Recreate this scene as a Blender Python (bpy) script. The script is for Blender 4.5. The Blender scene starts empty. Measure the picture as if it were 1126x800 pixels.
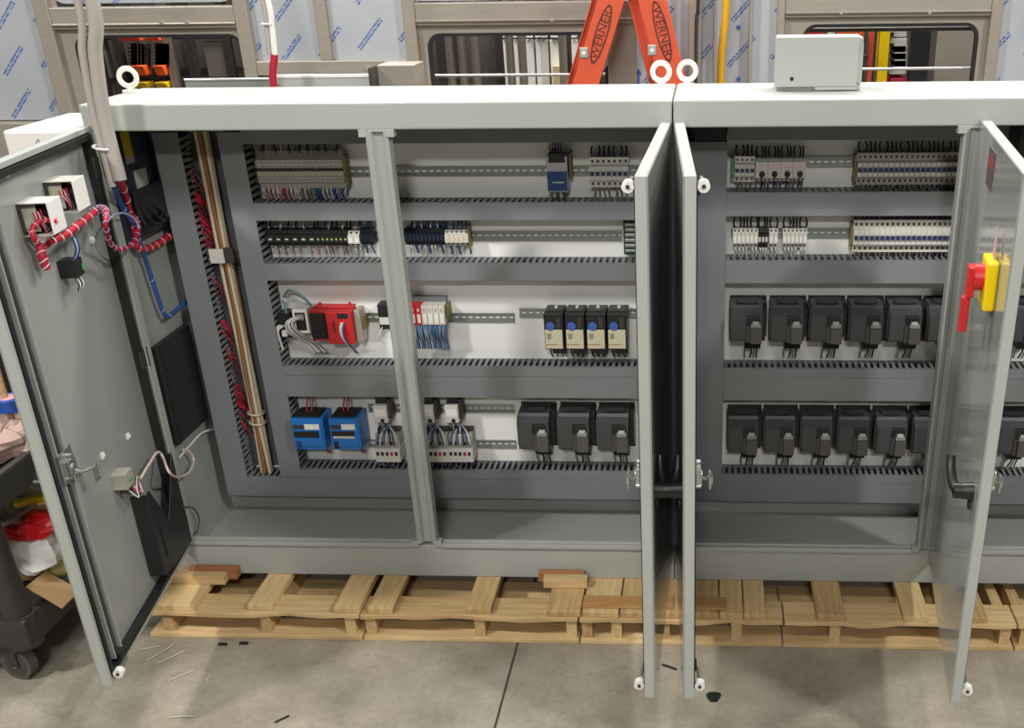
import bpy, math, random
from mathutils import Vector, Matrix
random.seed(7)
COL = bpy.context.scene.collection
SC = bpy.context.scene
PI = math.pi

# ------------------------------------------------------------------ camera
F_PX, CX, CY = 1200.3, 717.66, 556.33
CAM = Vector((0.11155, -3.44605, 2.2217))
YAW, PITCH, ROLL = math.radians(-3.13313), math.radians(27.35618), math.radians(-0.84452)
_r = Vector((math.cos(YAW), -math.sin(YAW), 0)); _f = Vector((math.sin(YAW), math.cos(YAW), 0)); _u = Vector((0, 0, 1))
FWD = _f*math.cos(PITCH) - _u*math.sin(PITCH)
_U = _f*math.sin(PITCH) + _u*math.cos(PITCH)
RGT = _r*math.cos(ROLL) + _U*math.sin(ROLL)
UPV = _U*math.cos(ROLL) - _r*math.sin(ROLL)
cam = bpy.data.cameras.new('camera'); co = bpy.data.objects.new('camera', cam); COL.objects.link(co)
m = Matrix((RGT, UPV, -FWD)).transposed().to_4x4(); m.translation = CAM; co.matrix_world = m
cam.sensor_fit = 'HORIZONTAL'; cam.sensor_width = 36; cam.lens = F_PX*36/1126
cam.shift_x = (563-CX)/1126; cam.shift_y = (CY-400)/1126; cam.clip_start = .05; cam.clip_end = 60
SC.camera = co

def ray(px, py): return FWD + RGT*((px-CX)/F_PX) - UPV*((py-CY)/F_PX)
def at(px, py, ax, val):
    d = ray(px, py); i = 'xyz'.index(ax); return CAM + d*((val-CAM[i])/d[i])
def atp(px, py, o, n):
    d = ray(px, py); return CAM + d*((Vector(o)-CAM).dot(n)/d.dot(n))

# ------------------------------------------------------------------ materials
def srgb(h):
    if isinstance(h, str):
        c = [int(h[i:i+2], 16)/255 for i in (0, 2, 4)]
    else: c = h
    return tuple((x/12.92 if x <= .04045 else ((x+.055)/1.055)**2.4) for x in c)+(1,)
MATS = {}
def mat(name, col, rough=.5, metal=0, noise=0, nscale=8, bump=0, bscale=60, spec=.5, stretch=None, emit=0, col2=None, coat=0):
    if name in MATS: return MATS[name]
    M = bpy.data.materials.new(name); M.use_nodes = True; nt = M.node_tree; b = nt.nodes['Principled BSDF']
    c = srgb(col); b.inputs['Base Color'].default_value = c; b.inputs['Roughness'].default_value = rough
    b.inputs['Metallic'].default_value = metal; b.inputs['Specular IOR Level'].default_value = spec
    b.inputs['Coat Weight'].default_value = coat
    tc = nt.nodes.new('ShaderNodeTexCoord'); mp = nt.nodes.new('ShaderNodeMapping'); nt.links.new(tc.outputs['Object'], mp.inputs[0])
    if stretch: mp.inputs['Scale'].default_value = stretch
    if noise or col2:
        n = nt.nodes.new('ShaderNodeTexNoise'); n.inputs['Scale'].default_value = nscale; n.inputs['Detail'].default_value = 6
        nt.links.new(mp.outputs[0], n.inputs['Vector'])
        mx = nt.nodes.new('ShaderNodeMix'); mx.data_type = 'RGBA'
        c2 = srgb(col2) if col2 else tuple(x*(1-noise) for x in c[:3])+(1,)
        mx.inputs['A'].default_value = c2; mx.inputs['B'].default_value = c
        rp = nt.nodes.new('ShaderNodeMapRange'); rp.inputs[1].default_value = .35; rp.inputs[2].default_value = .65
        nt.links.new(n.outputs['Fac'], rp.inputs[0]); nt.links.new(rp.outputs[0], mx.inputs['Factor'])
        nt.links.new(mx.outputs['Result'], b.inputs['Base Color'])
    if bump:
        n2 = nt.nodes.new('ShaderNodeTexNoise'); n2.inputs['Scale'].default_value = bscale; n2.inputs['Detail'].default_value = 5
        nt.links.new(mp.outputs[0], n2.inputs['Vector'])
        bp = nt.nodes.new('ShaderNodeBump'); bp.inputs['Strength'].default_value = bump; bp.inputs['Distance'].default_value = .01
        nt.links.new(n2.outputs['Fac'], bp.inputs['Height']); nt.links.new(bp.outputs[0], b.inputs['Normal'])
    if emit:
        b.inputs['Emission Color'].default_value = c; b.inputs['Emission Strength'].default_value = emit
    MATS[name] = M; return M

PAINT = mat('grey_paint', 'AAAEA9', .42, noise=.05, nscale=3, bump=.02, bscale=300)
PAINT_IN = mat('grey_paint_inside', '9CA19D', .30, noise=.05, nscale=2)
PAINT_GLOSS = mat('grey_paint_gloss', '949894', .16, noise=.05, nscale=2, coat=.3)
WHITEP = mat('white_paint', 'E6E4DC', .45, noise=.04, nscale=3)
PANEL = mat('white_mounting_plate', 'F5F5F1', .38)
DUCT = mat('duct_plastic', '7E8284', .42, noise=.06, nscale=5)
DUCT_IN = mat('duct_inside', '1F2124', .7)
ZINC = mat('zinc', 'B9BDBA', .3, .9)
RAILM = mat('rail_steel', '9CA5A2', .35, .7)
BLACK = mat('black_plastic', '1E1F21', .4)
DRIVE = mat('drive_plastic', '434446', .38, noise=.1, nscale=9)
DRIVE2 = mat('drive_flap', '55534F', .45)
RUBBER = mat('black_rubber', '17181A', .6)
BEIGE = mat('beige_plastic', 'A8A598', .5)
LGREY = mat('light_grey_plastic', 'D2CFC6', .45)
WHITE = mat('white_plastic', 'EDEBE6', .4)
BLUE = mat('blue_plastic', '2178C8', .35)
DBLUE = mat('dark_blue', '24407C', .4)
TOG = mat('toggle_blue', '22345C', .5)
NAVY = mat('navy', '161B2A', .4)
RED = mat('red_plastic', 'C8282A', .35)
RED2 = mat('red_wire', 'B01E36', .45)
BLUEW = mat('blue_wire', '27508C', .45)
WHITEW = mat('white_wire', 'D9D6D4', .5)
PINKW = mat('pink_wire', 'D9A6AE', .5)
GREYW = mat('grey_wire', '8F8B86', .5)
BLACKW = mat('black_wire', '1A1B20', .5)
CREAMW = mat('cream_wire', 'C9BBA2', .55)
BROWNW = mat('brown_wire', '8A5F3C', .55)
YELW = mat('yellow_wire', 'A3975A', .5)
VIOLW = mat('violet_spiral', 'A9A6C8', .4)
YELLOW = mat('yellow_plastic', 'F4D000', .35)
GREEN = mat('green_led', '3FA35C', .4)
OLIVE = mat('olive_end_clamp', '7A7040', .5)
LABELY = mat('device_label', 'D8D3B4', .6, noise=.25, nscale=140)
CONDUIT = mat('conduit_jacket', 'A9A29C', .5, noise=.05, nscale=20)
STEEL = mat('brushed_steel', '988E82', .38, .4, noise=.12, nscale=6, stretch=(1, 1, 14))
STEEL2 = mat('warm_steel', 'A39B90', .42, .25, noise=.08, nscale=6, stretch=(1, 1, 10))
STEEL_D = mat('dark_steel', '4A4540', .5, .4)
DARK = mat('dark_void', '1B1A1A', .7)
CEM = mat('caster_rubber', '5A5652', .6)
CARTM = mat('cart_plastic', '3E3C3A', .55, noise=.15, nscale=12)
ORANGE = mat('ladder_fiberglass', 'D85736', .4, noise=.06, nscale=25)
ORANGE_D = mat('ladder_logo_ground', '5A2A22', .5)
CARD = mat('cardboard', 'C9A577', .75, noise=.1, nscale=12)
HOSE = mat('yellow_hose', 'D9A514', .45)
ALU = mat('aluminium', 'C9C9C6', .35, .8)
BLUEINK = mat('blue_ink', '2B5AA8', .6)
PAPERW = mat('white_paper', 'E8E6E2', .7)
BIN_O = mat('orange_bin', 'F0602A', .45)
BIN_Y = mat('yellow_bin', 'E9C21E', .45)

def wood_mat(name, col, col2, axis):
    M = bpy.data.materials.new(name); M.use_nodes = True; nt = M.node_tree; b = nt.nodes['Principled BSDF']
    b.inputs['Roughness'].default_value = .7
    tc = nt.nodes.new('ShaderNodeTexCoord'); mp = nt.nodes.new('ShaderNodeMapping'); nt.links.new(tc.outputs['Object'], mp.inputs[0])
    s = [1, 1, 1]; s['xyz'.index(axis)] = .08; mp.inputs['Scale'].default_value = s
    n = nt.nodes.new('ShaderNodeTexNoise'); n.inputs['Scale'].default_value = 55; n.inputs['Detail'].default_value = 7; n.inputs['Distortion'].default_value = .6
    nt.links.new(mp.outputs[0], n.inputs['Vector'])
    n3 = nt.nodes.new('ShaderNodeTexNoise'); n3.inputs['Scale'].default_value = 3.3; nt.links.new(tc.outputs['Object'], n3.inputs['Vector'])
    oi = nt.nodes.new('ShaderNodeObjectInfo')
    ad = nt.nodes.new('ShaderNodeMath'); ad.operation = 'MULTIPLY_ADD'; ad.inputs[1].default_value = .4
    nt.links.new(oi.outputs['Random'], ad.inputs[0]); nt.links.new(n.outputs['Fac'], ad.inputs[2])
    ad2 = nt.nodes.new('ShaderNodeMath'); ad2.operation = 'MULTIPLY_ADD'; ad2.inputs[1].default_value = .5
    nt.links.new(n3.outputs['Fac'], ad2.inputs[0]); nt.links.new(ad.outputs[0], ad2.inputs[2])
    rp = nt.nodes.new('ShaderNodeMapRange'); rp.inputs[1].default_value = .6; rp.inputs[2].default_value = 1.2; nt.links.new(ad2.outputs[0], rp.inputs[0])
    mx = nt.nodes.new('ShaderNodeMix'); mx.data_type = 'RGBA'; mx.inputs['A'].default_value = srgb(col2); mx.inputs['B'].default_value = srgb(col)
    nt.links.new(rp.outputs[0], mx.inputs['Factor']); nt.links.new(mx.outputs['Result'], b.inputs['Base Color'])
    bp = nt.nodes.new('ShaderNodeBump'); bp.inputs['Strength'].default_value = .25; bp.inputs['Distance'].default_value = .003
    nt.links.new(n.outputs['Fac'], bp.inputs['Height']); nt.links.new(bp.outputs[0], b.inputs['Normal'])
    return M
WOODX = wood_mat('pine_boards_lengthwise', 'E2C593', 'B59464', 'x')
WOODY = wood_mat('pine_boards_crosswise', 'DDBF8C', 'AC8A5A', 'y')
WOODO = wood_mat('orange_pine', 'C9A066', 'A97B45', 'x')
WOODR = wood_mat('brown_plywood', 'A9744C', '875536', 'x')

def film_mat():
    # stainless sheet under protective film with rows of small blue print running diagonally
    M = bpy.data.materials.new('film_covered_sheet'); M.use_nodes = True; nt = M.node_tree; b = nt.nodes['Principled BSDF']
    N = nt.nodes.new; L = nt.links.new
    b.inputs['Roughness'].default_value = .4; b.inputs['Metallic'].default_value = .15
    g = N('ShaderNodeNewGeometry'); mp = N('ShaderNodeMapping'); L(g.outputs['Position'], mp.inputs[0])
    mp.vector_type = 'POINT'; mp.inputs['Rotation'].default_value = (0, math.radians(47), 0)
    sep = N('ShaderNodeSeparateXYZ'); L(mp.outputs[0], sep.inputs[0])
    def math_(op, a, bv=None, cv=None):
        n = N('ShaderNodeMath'); n.operation = op
        for i, v in enumerate((a, bv, cv)):
            if v is None: continue
            if isinstance(v, (int, float)): n.inputs[i].default_value = v
            else: L(v, n.inputs[i])
        return n.outputs[0]
    s, t = sep.outputs['X'], sep.outputs['Z']           # s along the print rows, t across
    ti = math_('DIVIDE', t, .105); row = math_('FLOOR', ti); tf = math_('FRACT', ti)
    s2 = math_('MULTIPLY_ADD', row, .137, s)
    sf = math_('FRACT', math_('DIVIDE', s2, .27))
    seg = math_('MULTIPLY', math_('GREATER_THAN', sf, .32), math_('LESS_THAN', sf, .88))
    l1 = math_('MULTIPLY', math_('GREATER_THAN', tf, .10), math_('LESS_THAN', tf, .175))
    l2 = math_('MULTIPLY', math_('GREATER_THAN', tf, .21), math_('LESS_THAN', tf, .28))
    cb = N('ShaderNodeCombineXYZ'); L(math_('MULTIPLY', s, 200), cb.inputs[0]); L(math_('MULTIPLY', t, 60), cb.inputs[1])
    nz = N('ShaderNodeTexNoise'); nz.inputs['Scale'].default_value = 1; nz.inputs['Detail'].default_value = 1; L(cb.outputs[0], nz.inputs['Vector'])
    gl = math_('GREATER_THAN', nz.outputs['Fac'], .43)
    k = math_('MULTIPLY', math_('MULTIPLY', math_('ADD', l1, l2), seg), math_('MULTIPLY', gl, .9))
    n2 = N('ShaderNodeTexNoise'); n2.inputs['Scale'].default_value = 2.5; L(g.outputs['Position'], n2.inputs['Vector'])
    base = N('ShaderNodeMix'); base.data_type = 'RGBA'; base.inputs['A'].default_value = srgb('A3A7AF'); base.inputs['B'].default_value = srgb('C3C5CA'); L(n2.outputs['Fac'], base.inputs['Factor'])
    mx = N('ShaderNodeMix'); mx.data_type = 'RGBA'; mx.inputs['B'].default_value = srgb('3560A8')
    L(base.outputs['Result'], mx.inputs['A']); L(k, mx.inputs['Factor']); L(mx.outputs['Result'], b.inputs['Base Color'])
    return M
FILM = film_mat()

def floor_mat():
    M = bpy.data.materials.new('polished_concrete'); M.use_nodes = True; nt = M.node_tree; b = nt.nodes['Principled BSDF']
    N = nt.nodes.new; L = nt.links.new
    g = N('ShaderNodeNewGeometry')
    n1 = N('ShaderNodeTexNoise'); n1.inputs['Scale'].default_value = 2.2; n1.inputs['Detail'].default_value = 8; n1.inputs['Roughness'].default_value = .6; L(g.outputs['Position'], n1.inputs['Vector'])
    n2 = N('ShaderNodeTexNoise'); n2.inputs['Scale'].default_value = 45; n2.inputs['Detail'].default_value = 4; L(g.outputs['Position'], n2.inputs['Vector'])
    r1 = N('ShaderNodeValToRGB'); r1.color_ramp.elements[0].color = srgb('857D6F'); r1.color_ramp.elements[1].color = srgb('B0A898')
    r1.color_ramp.elements[0].position = .35; r1.color_ramp.elements[1].position = .66; L(n1.outputs['Fac'], r1.inputs[0])
    mx = N('ShaderNodeMix'); mx.data_type = 'RGBA'; mx.blend_type = 'MULTIPLY'; mx.inputs['Factor'].default_value = .35
    r2 = N('ShaderNodeMapRange'); r2.inputs[1].default_value = .3; r2.inputs[2].default_value = .7; r2.inputs[3].default_value = .6; r2.inputs[4].default_value = 1.1; L(n2.outputs['Fac'], r2.inputs[0])
    L(r1.outputs[0], mx.inputs['A']); L(r2.outputs[0], mx.inputs['B'])
    # thin meandering scuffs
    v = N('ShaderNodeTexNoise'); v.inputs['Scale'].default_value = 1.6; v.inputs['Detail'].default_value = 3; v.inputs['Distortion'].default_value = 1.2; L(g.outputs['Position'], v.inputs['Vector'])
    a = N('ShaderNodeMath'); a.operation = 'SUBTRACT'; a.inputs[1].default_value = .5; L(v.outputs['Fac'], a.inputs[0])
    ab = N('ShaderNodeMath'); ab.operation = 'ABSOLUTE'; L(a.outputs[0], ab.inputs[0])
    lt = N('ShaderNodeMapRange'); lt.inputs[1].default_value = 0; lt.inputs[2].default_value = .006; lt.inputs[3].default_value = .18; lt.inputs[4].default_value = 0; L(ab.outputs[0], lt.inputs[0])
    m2 = N('ShaderNodeMix'); m2.data_type = 'RGBA'; m2.inputs['B'].default_value = srgb('5E584E'); L(lt.outputs[0], m2.inputs['Factor']); L(mx.outputs['Result'], m2.inputs['A'])
    L(m2.outputs['Result'], b.inputs['Base Color'])
    b.inputs['Roughness'].default_value = .42
    bp = N('ShaderNodeBump'); bp.inputs['Strength'].default_value = .05; L(n2.outputs['Fac'], bp.inputs['Height']); L(bp.outputs[0], b.inputs['Normal'])
    return M
FLOORM = floor_mat()

# ------------------------------------------------------------------ mesh helpers
ORG = {}                                        # world base of every unrotated thing
class MB:
    def __init__(s): s.v = []; s.f = []; s.m = []; s.sm = []; s.mats = []; s.seg = []
    def mi(s, m):
        if m not in s.mats: s.mats.append(m)
        return s.mats.index(m)
    def add(s, vs, fs, m, smooth=False):
        o = len(s.v); s.v += [Vector(v) for v in vs]; k = s.mi(m)
        for f in fs: s.f.append([i+o for i in f]); s.m.append(k); s.sm.append(smooth)
        return s
    def box(s, x0, x1, y0, y1, z0, z1, m):
        x0, x1 = sorted((x0, x1)); y0, y1 = sorted((y0, y1)); z0, z1 = sorted((z0, z1))
        v = [(x, y, z) for z in (z0, z1) for y in (y0, y1) for x in (x0, x1)]
        return s.add(v, [(0, 2, 3, 1), (4, 5, 7, 6), (0, 1, 5, 4), (2, 6, 7, 3), (0, 4, 6, 2), (1, 3, 7, 5)], m)
    def hexa(s, v, m):                          # 8 corners: bottom ring 0..3, top ring 4..7
        return s.add(v, [(3, 2, 1, 0), (4, 5, 6, 7), (0, 1, 5, 4), (1, 2, 6, 5), (2, 3, 7, 6), (3, 0, 4, 7)], m)
    def obox(s, c, ax, ay, az, m):              # centre and half axes
        c, ax, ay, az = map(Vector, (c, ax, ay, az))
        v = [c-ax-ay-az, c+ax-ay-az, c+ax+ay-az, c-ax+ay-az, c-ax-ay+az, c+ax-ay+az, c+ax+ay+az, c-ax+ay+az]
        return s.hexa(v, m)
    def prism(s, poly, ax, a0, a1, m):          # poly in the two other axes (cyclic order), extruded along ax
        i = 'xyz'.index(ax); n = len(poly); vs = []
        for a in (a0, a1):
            for p in poly:
                q = [0, 0, 0]; q[i] = a; j, k = [t for t in range(3) if t != i]; q[j], q[k] = p; vs.append(q)
        fs = [tuple(range(n))[::-1], tuple(range(n, 2*n))]+[(t, (t+1) % n, n+(t+1) % n, n+t) for t in range(n)]
        return s.add(vs, fs, m)
    def cyl(s, p0, p1, r, m, n=14, r1=None): return s.tube([p0, p1], r, m, n, r1=r1)
    def tube(s, pts, r, m, n=8, r1=None, caps=True, closed=False):
        s.seg.append((len(s.v), len(s.f))); pts = [Vector(p) for p in pts]; N = len(pts); rings = []; prev = None
        for i, p in enumerate(pts):
            if closed: d = pts[(i+1) % N]-pts[i-1]
            else: d = pts[min(i+1, N-1)]-pts[max(i-1, 0)]
            d.normalize()
            if prev is None:
                a = Vector((0, 0, 1)) if abs(d.z) < .9 else Vector((1, 0, 0)); u = d.cross(a).normalized()
            else: u = (prev-d*prev.dot(d)).normalized()
            prev = u; w = d.cross(u); rr = r if r1 is None else r+(r1-r)*i/max(1, N-1)
            rings.append([p+u*(rr*math.cos(2*PI*k/n))+w*(rr*math.sin(2*PI*k/n)) for k in range(n)])
        vs = [v for g in rings for v in g]; fs = []
        for i in range(N if closed else N-1):
            for k in range(n):
                a = i*n+k; b = i*n+(k+1) % n; c = ((i+1) % N)*n+(k+1) % n; d = ((i+1) % N)*n+k; fs.append((a, b, c, d))
        s.add(vs, fs, m, n > 6)
        if caps and not closed: s.add(rings[0], [tuple(range(n))[::-1]], m); s.add(rings[-1], [tuple(range(n))], m)
        return s
    def torus(s, c, axis, R, r, m, n=24, k=10):
        c = Vector(c); axis = Vector(axis).normalized(); a = axis.orthogonal().normalized(); b = axis.cross(a)
        return s.tube([c+a*R*math.cos(2*PI*i/n)+b*R*math.sin(2*PI*i/n) for i in range(n)], r, m, k, closed=True)
    def mesh(s, name, off=Vector((0, 0, 0))):
        me = bpy.data.meshes.new(name); me.from_pydata([v-off for v in s.v], [], s.f)
        for mm in s.mats: me.materials.append(mm)
        me.polygons.foreach_set('material_index', s.m); me.polygons.foreach_set('use_smooth', s.sm); me.update(); return me
    def build(s, name, parent=None, bevel=0, local=False):
        if name in ('wire', 'tube') and parent is not None and len(s.seg) > 1 and s.seg[0] == (0, 0):   # every wire a mesh of its own
            ends = s.seg[1:]+[(len(s.v), len(s.f))]
            for (v0, f0), (v1, f1) in zip(s.seg, ends):
                q = MB(); q.v = s.v[v0:v1]; q.f = [[i-v0 for i in f] for f in s.f[f0:f1]]; q.m = s.m[f0:f1]; q.sm = s.sm[f0:f1]; q.mats = s.mats
                o = q.build(name, parent, bevel, local)
            return o
        if parent is None:
            xs = [v.x for v in s.v]; ys = [v.y for v in s.v]; zs = [v.z for v in s.v]
            off = Vector(((min(xs)+max(xs))/2, (min(ys)+max(ys))/2, min(zs)))
            o = bpy.data.objects.new(name, s.mesh(name, off)); o.location = off; ORG[o.name] = off
        elif local:
            o = bpy.data.objects.new(name, s.mesh(name)); o.parent = parent
        else:
            off = ORG.get(parent.name, Vector((0, 0, 0)))
            o = bpy.data.objects.new(name, s.mesh(name, off)); o.parent = parent; ORG[o.name] = off
        COL.objects.link(o)
        if bevel:
            b = o.modifiers.new('bevel', 'BEVEL'); b.width = bevel; b.segments = 2; b.limit_method = 'ANGLE'; b.angle_limit = .6
        return o
def tag(o, label, cat, group=None, kind=None):
    o['label'] = label; o['category'] = cat
    if group: o['group'] = group
    if kind: o['kind'] = kind
    return o
def thing(name, label, cat, loc, group=None, rz=0):
    o = bpy.data.objects.new(name, None); COL.objects.link(o); o.location = loc; o.rotation_euler = (0, 0, rz); o.empty_display_size = .05
    ORG[o.name] = Vector(loc); return tag(o, label, cat, group)
def struct(mb, name, **k):
    o = mb.build(name, **k); o['kind'] = 'structure'; return o
def inst(me, name, parent, loc=(0, 0, 0), sc=None):
    o = bpy.data.objects.new(name, me); o.parent = parent; o.location = loc
    if sc: o.scale = sc
    COL.objects.link(o); return o
def smooth_path(pts, n=6):
    pts = [Vector(p) for p in pts]; P = [pts[0]*2-pts[1]]+pts+[pts[-1]*2-pts[-2]]; out = []
    for i in range(1, len(P)-2):
        a, b, c, d = P[i-1:i+3]
        for k in range(n):
            t = k/n; out.append(.5*((2*b)+(c-a)*t+(2*a-5*b+4*c-d)*t*t+(3*b-a-3*c+d)*t**3))
    out.append(pts[-1]); return out
def text_part(txt, parent, loc, rot, size, m, name='lettering', sx=1, align='CENTER', ext=.0006):
    cu = bpy.data.curves.new(name, 'FONT'); cu.body = txt; cu.size = size; cu.align_x = align; cu.align_y = 'CENTER'; cu.extrude = ext
    tmp = bpy.data.objects.new('tmp', cu); COL.objects.link(tmp)
    bpy.context.view_layer.update()
    me = bpy.data.meshes.new_from_object(tmp.evaluated_get(bpy.context.evaluated_depsgraph_get())); bpy.data.objects.remove(tmp)
    me.name = name; me.materials.clear(); me.materials.append(m)
    o = bpy.data.objects.new(name, me); o.parent = parent; o.location = loc; o.rotation_euler = rot; o.scale = (sx, 1, 1); COL.objects.link(o); return o
def rrect(x0, x1, z0, z1, r, k=6, rs=None):
    rs = rs or (r, r, r, r); out = []
    for (cx, cz, a0), q in zip(((x1, z0, -90), (x1, z1, 0), (x0, z1, 90), (x0, z0, 180)), rs):
        ccx = cx+(-q if cx == x1 else q); ccz = cz+(-q if cz == z1 else q)
        for i in range(k+1):
            a = math.radians(a0+90*i/k); out.append((ccx+q*math.cos(a), ccz+q*math.sin(a)))
    return out
def framed(mb, outer, inner, y0, y1, m):         # plate in the xz plane with a hole; same count of points
    n = len(outer)
    V = [(p[0], y, p[1]) for y in (y0, y1) for p in outer]+[(p[0], y, p[1]) for y in (y0, y1) for p in inner]
    fs = []
    for i in range(n):
        j = (i+1) % n
        fs += [(i, j, 2*n+j, 2*n+i), (n+i, 3*n+i, 3*n+j, n+j), (i, n+i, n+j, j), (2*n+i, 2*n+j, 3*n+j, 3*n+i)]
    return mb.add(V, fs, m)

# ------------------------------------------------------------------ setting
fl = MB().box(-6, 6, -7, 6, -.1, 0, FLOORM)
struct(fl, 'floor')
struct(MB().box(-6, 6, 4.6, 4.75, 0, 5, mat('warehouse_wall', '6A655E', .8, noise=.1, nscale=1.5)), 'wall_back')
jm = mat('joint_filler', '3C3934', .8)
a, b = at(570, 704, 'z', 0), at(540, 815, 'z', 0); d = (b-a)/((b-a).y)
p0, p1 = a+d*(3.0), a+d*(-2.0)
j = MB().hexa([(p0.x-.004, p0.y, -.004), (p0.x+.004, p0.y, -.004), (p1.x+.004, p1.y, -.004), (p1.x-.004, p1.y, -.004), (p0.x-.004, p0.y, .0008), (p0.x+.004, p0.y, .0008), (p1.x+.004, p1.y, .0008), (p1.x-.004, p1.y, .0008)], jm)
struct(j, 'trim_1')

# ------------------------------------------------------------------ cabinets
H, ZL, ZB, ZP, D, Y_P = 1.80, 1.721, .278, .134, .425, .395
X0, X1 = -1.822, 1.822
def cabinet(xa, xb, xpost, label):
    t = thing('electrical_enclosure', label, 'enclosure', ((xa+xb)/2, D/2, ZP), 'enclosures side by side on pallets')
    B = lambda nm, mb, bv=.003: mb.build(nm, t, bv)
    # hood: top plate, front header, underside return
    mb = MB().prism([(0, ZL), (.035, ZL), (.035, ZL+.012), (.02, ZL+.012), (.02, H-.02), (D, H-.02), (D, H), (0, H)], 'x', xa, xb, PAINT)
    B('top_panel', mb, .005)
    B('back_panel', MB().box(xa+.012, xb-.012, D-.01, D, ZP, H-.021, PAINT_IN), 0)
    for x, nm in ((xa, 1), (xb-.012, 0)):
        B('side_panel', MB().box(x, x+.012, .0205, D, ZP, H-.021, PAINT_IN), 0)
    # front jambs
    for x0_, x1_, s in ((xa, xa+.03, 1), (xb-.03, xb, -1)):
        mb = MB().box(x0_, x1_, 0, .004, ZB, ZL, PAINT)
        xe = x1_ if s > 0 else x0_
        mb.box(xe-.003, xe+.003, -.008, .03, ZB, ZL, PAINT); B('jamb', mb, .001)
    B('plinth', MB().box(xa, xb, 0, .02, ZP, ZB-.012, PAINT), .003)
    mb = MB().box(xa+.012, xb-.012, .02, D-.01, .19, .20, PAINT_IN)
    mb.prism([(.02, .20), (.10, .20), (.02, ZB-.02)], 'x', xa+.03, xb-.03, PAINT_IN); B('floor_panel', mb, 0)
    for a_, b_ in ((xa+.03, xpost-.055), (xpost+.055, xb-.03)):
        B('sill_flange', MB().box(a_, b_, -.012, .012, ZB-.016, ZB, PAINT).box(a_, b_, .008, .022, ZB-.016, ZB+.004, PAINT), .002)
    # centre post: bent channel, wings and faceted face
    w = .036
    poly = [(xpost-w, -.006), (xpost-w+.006, -.012), (xpost-.018, -.004), (xpost-.012, .010), (xpost+.012, .010), (xpost+.020, -.004), (xpost+w-.008, -.012), (xpost+w, -.006), (xpost+w, .035), (xpost+w-.004, .045), (xpost-w+.004, .045), (xpost-w, .035)]
    B('center_post', MB().prism(poly, 'z', ZB-.003, ZL-.004, PAINT), .0015)
    for z, s in ((ZL-.008, 1), (ZB, -1)):
        for q in (-1, 1): B('post_bracket', MB().box(xpost+q*.030, xpost+q*.055, -.012, .02, z-.012, z+.010, PAINT), .001)
        if s > 0: B('post_plate', MB().box(xpost-.03, xpost+.03, -.004, .01, z+.002, z+.010, PAINT), .001)
    B('mounting_plate', MB().box(xa+.05, xb-.05, Y_P, Y_P+.004, .27, 1.70, PANEL), 0)
    mb = MB()
    for x in (xa+.08, (xa+xb)/2, xb-.08):
        for z in (.28, 1.68): mb.cyl((x, Y_P+.004, z), (x, D-.01, z), .008, ZINC)
    B('plate_stud', mb, 0)
    return t
cabL = cabinet(X0, -.002, -.905, 'left grey steel control enclosure with open doors and mixed coloured devices')
cabR = cabinet(.002, X1, .905, 'right grey steel control enclosure with two rows of black motor drives')

def eyebolt(x, y, lab, rz):
    t = thing('lifting_eyebolt', lab, 'eyebolt', (x, y, H), 'lifting eyes on enclosure tops')
    MB().cyl((x, y, H), (x, y, H+.008), .026, WHITEP, 20).cyl((x, y, H+.008), (x, y, H+.02), .012, WHITEP, 14).build('collar', t, .002)
    c = Vector((x, y, H+.047)); MB().torus(c, (math.sin(rz), -math.cos(rz), 0), .027, .0085, WHITEP, 28, 12).build('ring', t)
eyebolt(-1.80, .30, 'white lifting eye at left end of enclosure roof beside conduits', .15)
eyebolt(-.047, .32, 'white lifting eye on roof just left of the enclosure seam', -.1)
eyebolt(.038, .34, 'white lifting eye on roof just right of the enclosure seam', .1)

# small steel box lying on the right roof
a = at(853, 101, 'z', H); b = at(947, 103, 'z', H)
y0 = .19; xa = at(853, 99, 'y', y0).x; xb = at(946, 101, 'y', y0).x; zt = at(900, 41, 'y', y0).z
t = thing('junction_box', 'light grey steel junction box lying on roof of right enclosure', 'junction box', ((xa+xb)/2, y0+.06, H))
MB().box(xa, xb, y0+.004, y0+.125, H, zt, PAINT).build('box_body', t, .006)
MB().box(xa-.004, xb-.012, y0-.006, y0+.003, H+.012, zt+.002, PAINT).box(xa+.12, xb-.012, y0-.006, y0+.003, H+.002, H+.012, PAINT).build('lid', t, .003)
mb = MB().cyl((xa+.048, y0-.008, H+.037), (xa+.048, y0-.005, H+.037), .006, BLACK, 12); mb.build('lid_screw', t)
MB().box(xb, xb+.004, y0+.02, y0+.03, H+.02, zt-.02, PAINT).cyl((xb-.012, y0-.004, H+.025), (xb-.004, y0-.004, H+.025), .004, ZINC).build('hinge', t)

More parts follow.
